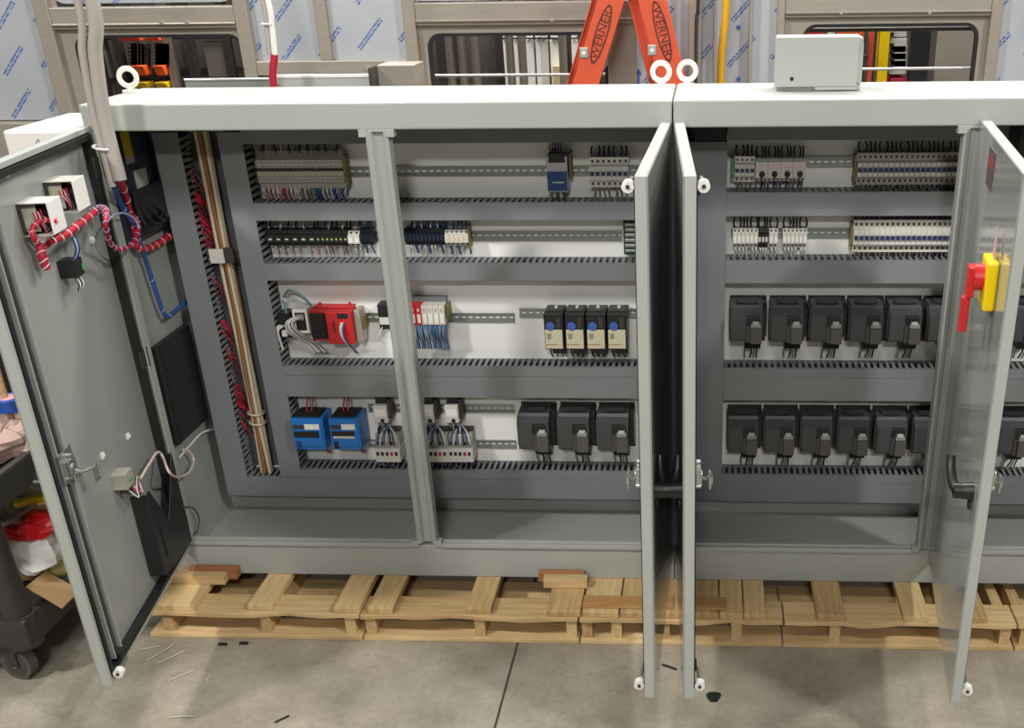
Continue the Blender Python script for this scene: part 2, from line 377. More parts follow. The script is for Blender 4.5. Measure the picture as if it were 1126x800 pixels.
# ------------------------------------------------------------------ doors  (local: u along X from hinge, y=0 inner rim, outer face at -.03)
WD, ZT, ZD = .853, 1.7385, .2427
def door(cab, xh, ang, s, finish):
    """s=+1: leaf runs to +X when closed, s=-1: to -X"""
    d = bpy.data.objects.new('door', None)
    def U(u): return s*u
    def bx(mb, u0, u1, y0, y1, z0, z1, m): return mb.box(U(u0), U(u1), y0, y1, z0, z1, m)
    mb = MB(); h = .032
    bx(mb, 0, WD, -h, -h+.004, ZD, ZT, finish)
    for (u0, u1, z0, z1) in ((0, .004, ZD, ZT), (WD-.004, WD, ZD, ZT), (.004, WD-.004, ZT-.004, ZT), (.004, WD-.004, ZD, ZD+.004)):
        bx(mb, u0, u1, -h+.004, -.002, z0, z1, PAINT)
    for (u0, u1, z0, z1) in ((.0, .016, ZD, ZT), (WD-.016, WD, ZD, ZT), (.016, WD-.016, ZT-.016, ZT), (.016, WD-.016, ZD, ZD+.016)):
        bx(mb, u0, u1, -.003, 0, z0, z1, PAINT)
    bx(mb, .016, WD-.016, -h+.004, -h+.008, ZD+.016, ZT-.016, PAINT_IN)
    me = mb.mesh('door'); d = bpy.data.objects.new('door', me); COL.objects.link(d)
    off = ORG[cab.name]; d.parent = cab; d.location = Vector((xh, 0, 0))-off; d.rotation_euler = (0, 0, -s*math.radians(ang))
    bv = d.modifiers.new('bevel', 'BEVEL'); bv.width = .003; bv.segments = 2; bv.limit_method = 'ANGLE'
    g = MB()
    for (u0, u1, z0, z1) in ((.020, .036, ZD+.02, ZT-.02), (WD-.036, WD-.020, ZD+.02, ZT-.02), (.036, WD-.036, ZT-.036, ZT-.02), (.036, WD-.036, ZD+.02, ZD+.036)):
        bx(g, u0, u1, -h+.008, .004, z0, z1, RUBBER)
    g.build('gasket', d, 0, True)
    # stiffening channel near the latch side, latch rod, end brackets, rollers
    c = MB(); bx(c, .722, .728, -h+.008, .002, ZD+.05, ZT-.05, PAINT_IN); bx(c, .778, .784, -h+.008, .002, ZD+.05, ZT-.05, PAINT_IN); bx(c, .728, .778, -h+.008, -h+.012, ZD+.05, ZT-.05, PAINT_IN)
    c.build('stiffener', d, .001, True)
    c = MB(); c.cyl((U(.752), -.008, ZD+.06), (U(.752), -.008, .87), .007, STEEL_D, 10).cyl((U(.752), -.008, .95), (U(.752), -.008, ZT-.06), .007, STEEL_D, 10)
    c.build('latch_rod', d, 0, True)
    for z, q in ((ZT-.05, 1), (ZD+.05, -1)):
        k = MB(); bx(k, .735, .772, -h+.008, .012, z-.012, z+.012, RUBBER)
        k.build('rod_guide', d, .002, True)
        k = MB(); k.cyl((U(.79), .018, z+q*.022), (U(.812), .018, z+q*.022), .006, ZINC, 10); bx(k, .745, .80, .012, .020, z+q*.014, z+q*.030, ZINC)
        k.cyl((U(.812), .018, z+q*.022), (U(.834), .018, z+q*.022), .0150, WHITE, 18).cyl((U(.834), .018, z+q*.022), (U(.838), .018, z+q*.022), .005, STEEL_D, 10)
        k.build('roller', d, .001, True)
    k = MB(); bx(k, .70, .79, 0, .005, .885, .975, ZINC); bx(k, .725, .775, .005, .020, .90, .95, ZINC); bx(k, .672, .70, .046, .052, .852, .90, ZINC)
    k.cyl((U(.752), .004, .925), (U(.752), .024, .925), .011, ZINC, 12); k.cyl((U(.735), .004, .955), (U(.735), .020, .955), .006, ZINC); k.cyl((U(.775), .004, .90), (U(.775), .020, .90), .006, ZINC)
    k.tube(smooth_path([(U(.752), .018, .92), (U(.74), .035, .905), (U(.70), .050, .898), (U(.68), .055, .885), (U(.675), .055, .858)]), .0045, ZINC, 8)
    bx(k, .72, .745, .016, .024, .885, .905, ZINC)
    k.build('latch_mechanism', d, .001, True)
    k = MB(); k.cyl((U(.765), -h, .885), (U(.765), -h-.030, .885), .026, BLACK, 20, r1=.022).cyl((U(.765), -h-.030, .885), (U(.765), -h-.052, .885), .022, BLACK, 20)
    P = smooth_path([(U(.765), -h-.042, .885), (U(.745), -h-.050, .893), (U(.72), -h-.056, .912), (U(.70), -h-.058, .935), (U(.69), -h-.058, .955)])
    k.tube(P, .015, BLACK, 12, r1=.012)
    k.torus((U(.765), -h-.006, .845), (0, 1, 0), .012, .004, BLACK, 14, 6)
    k.build('handle', d, .001, True)
    hg = MB()
    for z in (ZT-.12, .99, ZD+.12):
        hg.cyl((U(.0), .006, z-.035), (U(.0), .006, z+.035), .007, STEEL_D, 10); bx(hg, .0, .05, .0, .006, z-.03, z+.03, STEEL_D)
    hg.build('hinge', d, .001, True)
    return d
AL, AA, AB, AC = 81.78, 88.19, 86.8, 95.8
dL = door(cabL, -1.80, AL, 1, PAINT_GLOSS)
dA = door(cabL, -.035, AA, -1, PAINT_GLOSS)
dB = door(cabR, .035, AB, 1, PAINT_GLOSS)
dC = door(cabR, .945, AC, 1, PAINT_GLOSS)
aL = math.radians(AL); DLu = Vector((math.cos(aL), -math.sin(aL), 0)); DLn = Vector((math.sin(aL), math.cos(aL), 0)); DLo = Vector((-1.80, 0, 0))
def dl(u, y, z): return DLo+DLu*u+DLn*y+Vector((0, 0, z))
aC = math.radians(AC); DCu = Vector((math.cos(aC), -math.sin(aC), 0)); DCn = Vector((math.sin(aC), math.cos(aC), 0)); DCo = Vector((.945, 0, 0))
# document pocket on left door
poly_ = [(.345, .325), (.345, .63), (.315, .635), (.21, .47), (.095, .60), (.052, .66), (.05, .30)]
mb = MB().prism(poly_, 'y', .028, .032, BLACK).prism([(.345, .325), (.345, .63), (.340, .63), (.340, .33), (.055, .305), (.055, .65), (.05, .65), (.05, .30)], 'y', -.022, .03, BLACK)
mb.prism([(.22, .36), (.30, .37), (.30, .50), (.22, .42)], 'y', .032, .036, BLACK)
mb.build('document_pocket', dL, .003, True)
# rating label sticker on right door outer face
mb = MB().box(.29, .41, -.0345, -.032, 1.61, 1.71, mat('warning_label', '5A4A4C', .5)).box(.30, .40, -.0352, -.0344, 1.665, 1.69, mat('label_red', '8C3A34', .5))
mb.build('warning_label', dC, 0, True)

# disconnect switch on right door (outer side)
def on_door(parent_o, Du, Dn, ang):
    pass
def doorthing(name, label, cat, o, du, dn, u, y, z, ang, group=None):
    w = o+du*u+dn*y+Vector((0, 0, z)); t = thing(name, label, cat, w, group, -math.radians(ang)); return t
t = doorthing('disconnect_switch', 'yellow disconnect switch with red lever on outside of right open door', 'switch', DCo, DCu, DCn, .66, -.032, 1.425, AC)
MB().box(-.055, .055, -.030, 0, -.055, .07, YELLOW).build('mounting_plate', t, .006, True)
MB().cyl((0, -.03, .02), (0, -.055, .02), .034, RED, 22).box(-.022, .022, -.070, -.05, -.03, .05, RED).build('rotary_hub', t, .004, True)
MB().box(-.011, .011, -.078, -.056, -.125, -.03, RED).build('lever', t, .004, True)
MB().prism([(-.02, .065), (.02, .07), (.006, .12), (-.008, .15)], 'y', -.012, -.010, mat('tag_pink', 'C9A09A', .6)).build('padlock_tag', t, 0, True)
# two relays/gauges on left door
mcol = WHITE
for (u0, u1, z0, z1, lab) in ((.475, .575, 1.535, 1.62, 'open white plastic meter housing farther from hinge on left door inside'), (.285, .375, 1.555, 1.645, 'open white plastic meter housing nearer the hinge on left door inside')):
    w = .090; t = doorthing('panel_meter', lab, 'panel meter', DLo, DLu, DLn, (u0+u1)/2, -.024, z0, AL, 'meter housings on the left door')
    mb = MB().box(-w/2, w/2, 0, .078, .083, .086, LGREY).box(-w/2, w/2, .078, .082, 0, .086, WHITE).box(-w/2, -w/2+.003, 0, .078, 0, .083, WHITE)
    mb.box(w/2-.004, w/2, 0, .010, 0, .083, STEEL_D).box(w/2-.004, w/2, .010, .05, .076, .083, STEEL_D).box(-w/2+.003, w/2, 0, .078, -.003, 0, LGREY)
    mb.build('housing', t, .001, True)
    MB().box(-.040, .034, .002, .03, .006, .076, BLACK).box(.034, .038, .006, .045, .008, .074, BEIGE).box(-.03, .02, .03, .066, .015, .06, BLACK).build('circuit_block', t, .001, True)
    mb = MB()
    for k in range(7): x = -.04+k*.012; mb.tube(smooth_path([(.03, .03+.004*k, .065-.006*(k % 3)), (.045, .045+.003*k, .045), (.038-.004*k, .055, .02), (.02-.006*k, .05, -.004)], 4), .0022, (RED2, WHITEW, BLACKW)[k % 3], 5)
    mb.build('wire', t, 0, True)
t = doorthing('selector_switch', 'small black contact block with blue wires hanging on left door inside', 'switch', DLo, DLu, DLn, .392, -.024, 1.375, AL)
MB().box(-.028, .028, 0, .05, 0, .05, BLACK).box(-.03, -.018, .01, .052, .01, .03, GREEN).build('contact_block', t, .002, True)
mb = MB()
for k in range(4): mb.tube(smooth_path([(-.02+k*.012, .04, .045), (-.02+k*.008, .055, .08), (-.03+k*.004, .04, .12), (-.035, .02, .15)], 4), .003, (BLUEW, BLUEW, WHITEW, BLUEW)[k], 6)
for k in range(4): mb.tube(smooth_path([(.0+k*.008, .04, .003), (.0+k*.012, .05, -.02), (.01+k*.01, .045, -.035)], 4), .002, (WHITEW, BLACKW)[k % 2], 5)
mb.build('wire', t, 0, True)
t = doorthing('light_relay', 'small grey module with white cable above document pocket on left door', 'module', DLo, DLu, DLn, .41, -.024, .69, AL)
MB().box(-.032, .032, 0, .045, .01, .06, BEIGE).box(-.02, .01, .045, .046, .025, .035, GREEN).box(-.025, .015, .01, .04, -.012, .01, STEEL_D).build('housing', t, .002, True)
mb = MB()
for k in range(4): mb.tube(smooth_path([(-.02+.012*k, .04, 0), (-.03+.012*k, .06, -.03), (-.05+.01*k, .05, -.012), (-.07, .04, .01)], 4), .0022, (WHITEW, RED2, BLACKW, WHITEW)[k], 5)
mb.build('wire', t, 0, True)
# tiny square adhesive cable mounts on left door
cm = MB().box(-.009, .009, 0, .006, -.009, .009, WHITE).box(-.005, .005, .006, .010, -.003, .003, WHITE).mesh('cable_mount')
for (u, z, where) in ((.575, 1.70, 'upper left above meters'), (.42, 1.705, 'above the nearer meter'), (.14, 1.42, 'below the red harness by hinge'), (.46, .83, 'above grey module'), (.24, .80, 'under white cable near hinge')):
    o = bpy.data.objects.new('cable_mount', cm); COL.objects.link(o); o.location = dl(u, -.024, z); o.rotation_euler = (0, 0, -aL)
    tag(o, 'white square cable tie mount on left door inside, '+where, 'cable mount', 'cable mounts on left door')

# ------------------------------------------------------------------ cables at the left
NL = DLn; OL = DLo+DLn*.03
def pd(px, py, off=.03): return atp(px, py, DLo+DLn*off, DLn)
def px_(px, py, x): return at(px, py, 'x', x)
def cable(name, label, cat, pts, r, m, group=None, spiral=None, n=8):
    mb = MB().tube(smooth_path(pts, 7), r, m, n)
    if spiral:
        ms, step, rr = spiral; P = smooth_path(pts, 10)
        for i in range(0, len(P)-1, step):
            dd = (P[i+1]-P[i]).normalized(); mb.torus(P[i], dd+Vector((.35, 0, .35)), r+.001, rr, ms, 12, 5)
    return tag(mb.build(name), label, cat, group)
yc = -.07
c2 = [at(100, -5, 'y', yc), at(105, 60, 'y', yc), at(115, 130, 'y', yc), at(132, 198, 'y', yc-.01)]
top = c2[0]; c2 = [top+Vector((-.10, 0, 1.1)), top+Vector((-.045, 0, .5))]+c2
cable('conduit', 'thick grey flexible cable coming down in front of left enclosure corner', 'cable', c2, .0205, CONDUIT, 'grey cables dropping from above', n=14)
c1 = [at(84, -5, 'y', yc-.01), at(91, 60, 'y', yc-.01), at(104, 130, 'y', yc-.01), at(124, 205, 'y', yc-.015)]
top = c1[0]; c1 = [top+Vector((-.09, 0, 1.1)), top+Vector((-.04, 0, .5))]+c1
cable('conduit', 'thinner grey flexible cable running along the thick one at left', 'cable', c1, .0115, CONDUIT, 'grey cables dropping from above', n=12)
z = at(114, 162, 'y', yc-.005); tag(MB().torus(z, (.15, 0, 1), .030, .0035, WHITE, 20, 6).build('cable_tie'), 'white cable tie binding the two grey cables', 'cable tie')
cable('wire_bundle', 'bundle of red conductors emerging from end of thick grey cable', 'cable', [c2[-1]+Vector((0, 0, .01)), px_(139, 220, -1.775), px_(145, 250, -1.78), px_(152, 272, -1.78), px_(165, 272, -1.785), px_(178, 265, -1.785), px_(192, 254, -1.785)], .012, RED2, spiral=(PINKW, 5, .002))
cable('wire_bundle', 'blue cable drooping down the inside left wall of left enclosure', 'cable', [c1[-1]+Vector((0, 0, .01)), px_(134, 225, -1.77), px_(147, 250, -1.775), px_(160, 285, -1.78), px_(172, 322, -1.78), px_(180, 344, -1.78), px_(186, 347, -1.78), px_(205, 331, -1.78)], .008, BLUEW, spiral=(VIOLW, 12, .0015))
ring = [pd(117, 232, .09), pd(116, 248, .10), px_(122, 268, -1.72), px_(135, 274, -1.72), px_(149, 264, -1.74), px_(152, 246, -1.76), px_(146, 236, -1.77)]
cable('wire_bundle', 'red wires in a violet wrap looping across hinge of left door', 'cable', [pd(100, 232, .03), pd(110, 228, .05)]+ring, .007, RED2, spiral=(VIOLW, 4, .0018))
cc = [px_(134+19*math.cos(i*PI/8), 254+20*math.sin(i*PI/8), -1.75) for i in range(16)]
tag(MB().tube(cc, .0032, VIOLW, 8, closed=True).build('spiral_wrap'), 'thin violet ring of wrap around red wires at left hinge', 'cable wrap')
cable('wire_bundle', 'red wiring harness tied in white across upper left door', 'cable', [pd(58, 264, .04), pd(72, 258, .05), pd(85, 248, .05), pd(98, 238, .04), pd(108, 230, .04), pd(116, 233, .05)], .0105, RED2, spiral=(WHITEW, 6, .002))
cable('wire_bundle', 'red wire loop hanging below meters on left door', 'cable', [pd(62, 243, .06), pd(45, 242, .03), pd(36, 252, .01), pd(38, 262, .01), pd(48, 272, .01), pd(58, 262, .015)], .008, RED2, spiral=(PINKW, 8, .0015))
cable('wire_bundle', 'red sleeved wire tail ending in a bulb on left door', 'cable', [pd(44, 268, .01), pd(46, 280, .01), pd(49, 290, .01), pd(51, 295, .01)], .012, RED2, spiral=(WHITEW, 8, .0015))
cable('wire_bundle', 'pinkish white cable looping over hinge of left door at mid height', 'cable', [pd(155, 525, .04), pd(164, 510, .03), pd(173, 497, .03), pd(179, 502, .035), pd(186, 519, .08), px_(196, 524, -1.74), px_(208, 519, -1.75), px_(213, 506, -1.78), px_(208, 496, -1.78), px_(202, 494, -1.785)], .0045, mat('pale_pink_cable', 'D9C4BC', .5))
cable('wire_bundle', 'thin white cable clipped up the inner left wall', 'cable', [px_(197, 503, -1.79), px_(210, 488, -1.79), px_(222, 476, -1.79), px_(236, 471, -1.79)], .004, WHITEW)
cable('wire', 'thin dark green earth wire arcing at lower left enclosure corner', 'wire', [px_(204, 557, -1.785), px_(213, 559, -1.785), px_(219, 570, -1.785), px_(217, 583, -1.785), px_(213, 588, -1.785)], .0025, mat('dark_green_wire', '2E3A34', .5))

# things on the inner left side wall
def wallbox(name, label, cat, y0, y1, z0, z1, dx, m, group=None):
    t = thing(name, label, cat, (-1.81, (y0+y1)/2, z0), group); return t
t = wallbox('cooling_unit', '', 'cooling unit', .03, .30, 1.40, 1.70, .07, NAVY)
t['label'] = 'black cooling fan unit with yellow warning label on inner left wall'
mb = MB().box(-1.81, -1.775, .03, .31, 1.36, 1.715, NAVY).box(-1.775, -1.76, .10, .31, 1.42, 1.52, BLACK)
mb.build('housing', t, .006)
MB().box(-1.775, -1.774, .12, .175, 1.625, 1.70, mat('dull_yellow', 'B8A010', .6)).build('warning_sticker', t)
mb = MB().box(-1.775, -1.7738, .12, .175, 1.60, 1.625, BEIGE); mb.build('white_sticker', t)
MB().box(-1.775, -1.768, .15, .225, 1.485, 1.575, BEIGE).build('rating_plate', t, .001)
mb = MB()
for k in range(4): mb.tube(smooth_path([(-1.765, .10+.03*k, 1.47), (-1.752, .12+.04*k, 1.40+.01*k), (-1.758, .2+.03*k, 1.39), (-1.77, .29, 1.43)], 5), .005, BLACK, 6)
mb.build('wire', t)
t = thing('air_filter', 'dark louvred air filter grille low on the inner left wall', 'filter', (-1.81, .19, .64))
mb = MB().hexa([(-1.81, .06, .63), (-1.785, .06, .63), (-1.785, .325, .63), (-1.81, .325, .63), (-1.81, .06, 1.0), (-1.785, .06, 1.0), (-1.785, .325, 1.0), (-1.81, .325, 1.0)], BLACK)
mb.build('filter_frame', t, .004)
mb = MB()
for k in range(22): z = .65+k*.0155; mb.box(-1.785, -1.783, .08, .305, z, z+.008, mat('filter_slat', '26282A', .4))
mb.build('louvre', t)

# white air conditioner outside on left end
t = thing('air_conditioner', 'white box shaped cooler mounted on outer left end of enclosure', 'cooler', (-1.96, .21, 1.08))
xa_ = at(12, 140, 'y', .0).x
MB().box(-2.085, -1.824, .0, .40, 1.10, 1.725, WHITEP).build('casing', t, .008)
mb = MB()
for k in range(12): mb.box(-2.06, -1.85, -.004, .001, 1.20+.03*k, 1.212+.03*k, LGREY)
mb.build('louvre', t)
mb = MB()
lm = mat('faded_purple_print', '8C86A0', .6)
mb.tube([(-1.985, -.001, 1.69), (-1.975, -.001, 1.70), (-1.968, -.001, 1.685), (-1.978, -.001, 1.678)], .0018, lm, 5, closed=True)
for k in range(6): x = -1.955+.012*k; mb.box(x, x+.007, -.0015, .0005, 1.683+.002*(k % 2), 1.692+.002*(k % 3), lm)
mb.build('faded_print', t)

# ------------------------------------------------------------------ wire ducts
def duct_mesh(L, hgt, dep, fingers=(1, 1), pitch=.0225):
    """horizontal duct, local x 0..L, y 0..-dep (front), z 0..hgt : back, base and slotted walls with a shallow black inside"""
    mb = MB(); c = .010
    mb.box(0, L, -.003, 0, .002, hgt-.002, DUCT)
    mb.box(.001, L-.001, -dep+.004, -.003, .014, hgt-.014, DUCT_IN)
    for zz, fg in ((0, fingers[0]), (hgt-.003, fingers[1])):
        mb.box(0, L, -dep, -dep+.003, zz, zz+.003, DUCT); mb.box(0, L, -.006, -.003, zz, zz+.003, DUCT)
        x = .003
        while x < L-.010:
            mb.box(x, x+pitch*.50, -dep+.003, -.006, zz, zz+.003, DUCT); x += pitch
    return mb
DK = (.295-CAM.y)/(.32-CAM.y)
def hduct(x0, x1, z0, z1, label, group, dep=.096, split=None):
    x0, x1 = [CAM.x+(q-CAM.x)*DK for q in (x0, x1)]; z0, z1 = [CAM.z+(q-CAM.z)*DK for q in (z0, z1)]
    t = thing('wire_duct', label, 'wire duct', (x0, Y_P, z0), group)
    duct_mesh(x1-x0, z1-z0, dep).build('slotted_channel', t, 0, True)
    o = MB().box(0, x1-x0, -dep-.004, -dep, -.001, z1-z0+.001, DUCT).box(0, x1-x0, -dep, -dep+.008, -.0025, -.001, DUCT).box(0, x1-x0, -dep, -dep+.008, z1-z0+.001, z1-z0+.0025, DUCT)
    o.build('cover', t, .0015, True)
def vduct(x0, x1, z0, z1, label, group, dep=.096, pitch=.0225):
    x0, x1 = [CAM.x+(q-CAM.x)*DK for q in (x0, x1)]; z0, z1 = [CAM.z+(q-CAM.z)*DK for q in (z0, z1)]
    t = thing('wire_duct', label, 'wire duct', (x0, Y_P, z0), group); W = x1-x0; L = z1-z0
    mb = MB().box(.002, W-.002, -.003, 0, 0, L, DUCT).box(.014, W-.014, -dep+.004, -.003, .001, L-.001, DUCT_IN)
    for xx in (0, W-.003):
        mb.box(xx, xx+.003, -dep, -dep+.003, 0, L, DUCT).box(xx, xx+.003, -.006, -.003, 0, L, DUCT)
        z = .003
        while z < L-.010: mb.box(xx, xx+.003, -dep+.003, -.006, z, z+pitch*.5, DUCT); z += pitch
    mb.build('slotted_channel', t, 0, True)
    MB().box(-.001, W+.001, -dep-.004, -dep, 0, L, DUCT).build('cover', t, .0015, True)
G1 = 'wire ducts of the left enclosure'; G2 = 'wire ducts of the right enclosure'
vduct(-1.772, -1.684, .298, 1.67, 'tall vertical grey wire duct at far left of left enclosure', G1)
vduct(-1.547, -1.466, .382, 1.67, 'vertical grey wire duct right of the tall wire bundle', G1)
hduct(-1.683, -.06, .298, .379, 'bottom grey cable duct of left enclosure under everything', G1)
rowsL = [(1.375, 1.432, 'top slotted duct of left enclosure under grey terminal blocks'), (1.163, 1.222, 'second slotted duct of left enclosure under black terminal blocks'), (.804, .838, 'shallow duct of left enclosure under red controller'), (.720, .801, 'plain covered duct of left enclosure above blue power supplies'), (.382, .415, 'shallow slotted duct of left enclosure under blue power supplies')]
for z0, z1, lb in rowsL: hduct(-1.465, -.06, z0, z1, lb, G1)
hduct(-1.465, -.06, 1.632, 1.69, 'shaded uppermost duct of left enclosure under the roof', G1)
vduct(.03, .170, .298, 1.63, 'vertical grey wire duct beside the seam in right enclosure', G2)
rowsR = [(1.387, 1.463, 'top slotted duct of right enclosure under breakers'), (1.154, 1.231, 'second slotted duct of right enclosure under terminal rows'), (.804, .836, 'shallow duct under upper row of black drives'), (.715, .801, 'plain covered duct between the two drive rows'), (.377, .408, 'shallow slotted duct under lower row of drives'), (.295, .374, 'bottom grey duct of right enclosure')]
for z0, z1, lb in rowsR: hduct(.171, 1.76, z0, z1, lb, G2)
hduct(.171, 1.76, 1.635, 1.69, 'shaded uppermost duct of right enclosure under the roof', G2)

def rail(x0, x1, z, label, dy=.012, group='mounting rails on the white plates'):
    mb = MB(); y = Y_P
    mb.box(x0, x1, y-.0075, y-.0060, z-.0175, z-.012, RAILM).box(x0, x1, y-.0075, y-.0060, z+.012, z+.0175, RAILM)
    mb.box(x0, x1, y-.0060, y, z-.013, z-.0115, RAILM).box(x0, x1, y-.0060, y, z+.0115, z+.013, RAILM)
    mb.box(x0, x1, y-.0015, y, z-.0115, z-.003, RAILM).box(x0, x1, y-.0015, y, z+.003, z+.0115, RAILM)
    x = x0
    while x < x1: mb.box(x, min(x+.010, x1), y-.0015, y, z-.003, z+.003, RAILM); x += .025
    tag(mb.build('din_rail'), label, 'mounting rail', group)
def zr(px, py): return at(px, py, 'y', Y_P-.006).z
def xr(px, py): return at(px, py, 'y', Y_P-.006).x
R1, R2, R3, R3b, R4a, R4b = zr(500, 188), zr(600, 259), zr(530, 349), zr(585, 344), zr(530, 449), zr(545, 488)
rail(-1.44, -.09, R1, 'steel rail behind the top row of the left enclosure')
rail(-1.44, xr(684, 259), R2, 'slotted steel rail of the second row, left enclosure')
rail(-1.40, xr(566, 349), R3, 'steel rail behind the red controller')
rail(xr(571, 344), -.09, R3b, 'steel rail behind the four black power modules')
rail(xr(405, 449), xr(566, 449), R4a, 'upper short rail above the small contactors')
rail(xr(405, 488), xr(568, 488), R4b, 'lower short rail behind the wide relay sockets')
RR1, RR2 = zr(905, 178), zr(905, 256)
rail(.19, 1.76, RR1, 'steel rail behind top breakers in right enclosure')
rail(.19, 1.76, RR2, 'slotted steel rail of second row, right enclosure')

# ------------------------------------------------------------------ device kit   local: x 0..w, y 0 at plate .. -depth, z 0..h
Y_D = Y_P-.0076
WM = {}
def wire_mesh(col, L, key='w', out=.03, top=False, k=0):
    kk = (col.name, round(L, 3), out, top, k)
    if kk not in WM:
        s = 1 if top else -1; w = (-.003, .004, .0015, -.001)[k]
        WM[kk] = MB().tube(smooth_path([(0, -out, 0), (w, -out-.004, s*L*.35), (w*1.5, -out*.8, s*L*.75), (w*.5, -out*.5, s*L*1.15)], 3), .0030, col, 5).mesh('wire')
    return WM[kk]
def spawn(name, label, cat, loc, group, parts, sc=None):
    t = thing(name, label, cat, loc, group)
    for pn, me, pl in parts: inst(me, pn, t, pl)
    return t
def ZX(px, py, yf): v = at(px, py, 'y', yf); return v.x, v.z

def screwrow(mb, x0, w, n, y, z, r=.0022, m=BLACK):
    for i in range(n):
        x = x0+w*(i+.5)/n; mb.box(x-r, x+r, y-.0004, y+.001, z-r, z+r, m)

# -- double deck terminal block
def tb_parts(w, h=.115, d=.052, body=BEIGE, mark=DARK):
    mb = MB(); prof = [(0, .02), (-.02, 0), (-.030, 0), (-.034, .022), (-d, .026), (-d, h*.48), (-d+.007, h*.5), (-d+.007, h*.56), (-d, h*.58), (-d, h-.028), (-.034, h-.024), (-.030, h), (0, h)]
    mb.prism(prof, 'x', .0004, w-.0004, body)
    for z in (.035, .045, h*.62, h-.035): mb.box(w*.22, w*.48, -d-.0004, -d+.001, z-.002, z+.002, DARK); mb.box(w*.6, w*.8, -d-.0004, -d+.001, z-.0035, z, DARK)
    hs = mb.mesh('housing'); mk = MB().box(.001, w-.001, -d+.003, -d+.008, h*.5, h*.56, mark).mesh('marker_strip')
    return hs, mk
def end_clamp(x, z, h, label, d=.045, m=OLIVE):
    tag(MB().box(x, x+.008, Y_D-d, Y_D, z, z+h, m).box(x+.001, x+.007, Y_D-d-.008, Y_D-d, z+h*.2, z+h*.8, m).build('end_clamp', None, .001), label, 'end clamp', 'rail end clamps')

# row 1 left: 19 double terminal blocks
xs0, zt0 = ZX(279, 171, Y_D-.052); xs1, _ = ZX(375, 171, Y_D-.052); zb0 = ZX(279, 209, Y_D-.052)[1]
n = 19; w = (xs1-xs0)/n; hs, mk = tb_parts(w, h=zt0-zb0+.012)
cols = [WHITEW, PINKW, PINKW, WHITEW, PINKW, RED2, PINKW, WHITEW, WHITEW, GREYW, WHITEW, GREYW, BLUEW, BLUEW, WHITEW, WHITEW, BLUEW, VIOLW, BLUEW]
lab_tb = 'grey double deck terminal block in the tight row at top left'
for i in range(n):
    spawn('terminal_block', lab_tb, 'terminal block', (xs0+i*w, Y_D, zb0), 'grey terminal blocks at top left', [('housing', hs, (0, 0, 0)), ('marker_strip', mk, (0, 0, 0)), ('wire', wire_mesh(cols[i], .034, k=i % 4), (w*.35, 0, .002)), ('wire', wire_mesh(cols[(i+1) % 19], .034, k=(i+2) % 4), (w*.75, -.006, .002)), ('wire', wire_mesh((GREYW, BLACKW, PINKW)[i % 3] if i < 6 else (GREYW, BLACKW)[i % 2], .045, top=True, k=i % 4), (w*.5, 0, zt0-zb0+.004))])
end_clamp(xs1+.001, zb0+.012, .10, 'olive end clamp closing the grey terminal row at top left')

# power relay card
x0_, z1_ = ZX(600, 172, .318); x1_, z0_ = ZX(625, 211, .318)
t = thing('power_supply', 'grey module with dark blue front label on top rail of left enclosure', 'power module', (x0_, Y_D, z0_))
W_ = x1_-x0_; h_ = z1_-z0_; dd = Y_D-.318
MB().box(0, W_, -dd, 0, 0, h_, mat('module_grey', 'AFACB0', .45)).build('housing', t, .003, True)
MB().box(.002, W_-.002, -dd-.002, -dd, .004, h_*.58, DBLUE).box(.018, W_-.012, -dd-.0025, -dd-.002, h_*.26, h_*.29, LGREY).build('front_label', t, 0, True)
MB().box(.008, W_-.006, -dd-.001, -dd+.02, h_*.82, h_+.012, BLACK).box(.02, W_*.5, -dd+.004, -dd+.03, h_+.012, h_+.022, BLACK).build('connector', t, .002, True)
mb = MB()
for k in range(5): mb.tube(smooth_path([(.015+k*.009, -dd+.02, h_+.01), (.012+k*.01, -dd+.01, h_+.03), (.02+k*.007, -.03, h_+.05)], 4), .0022, BLACKW, 5)
for k in range(4): mb.tube(smooth_path([(.02+k*.01, -dd+.02, 0), (.02+k*.012, -dd+.015, -.02), (.015+k*.01, -.03, -.034)], 4), .0022, (WHITEW, BLACKW)[k % 2], 5)
mb.build('wire', t, 0, True)
end_clamp(x1_+.004, z0_+.04, .085, 'olive end clamp right of the blue labelled module')

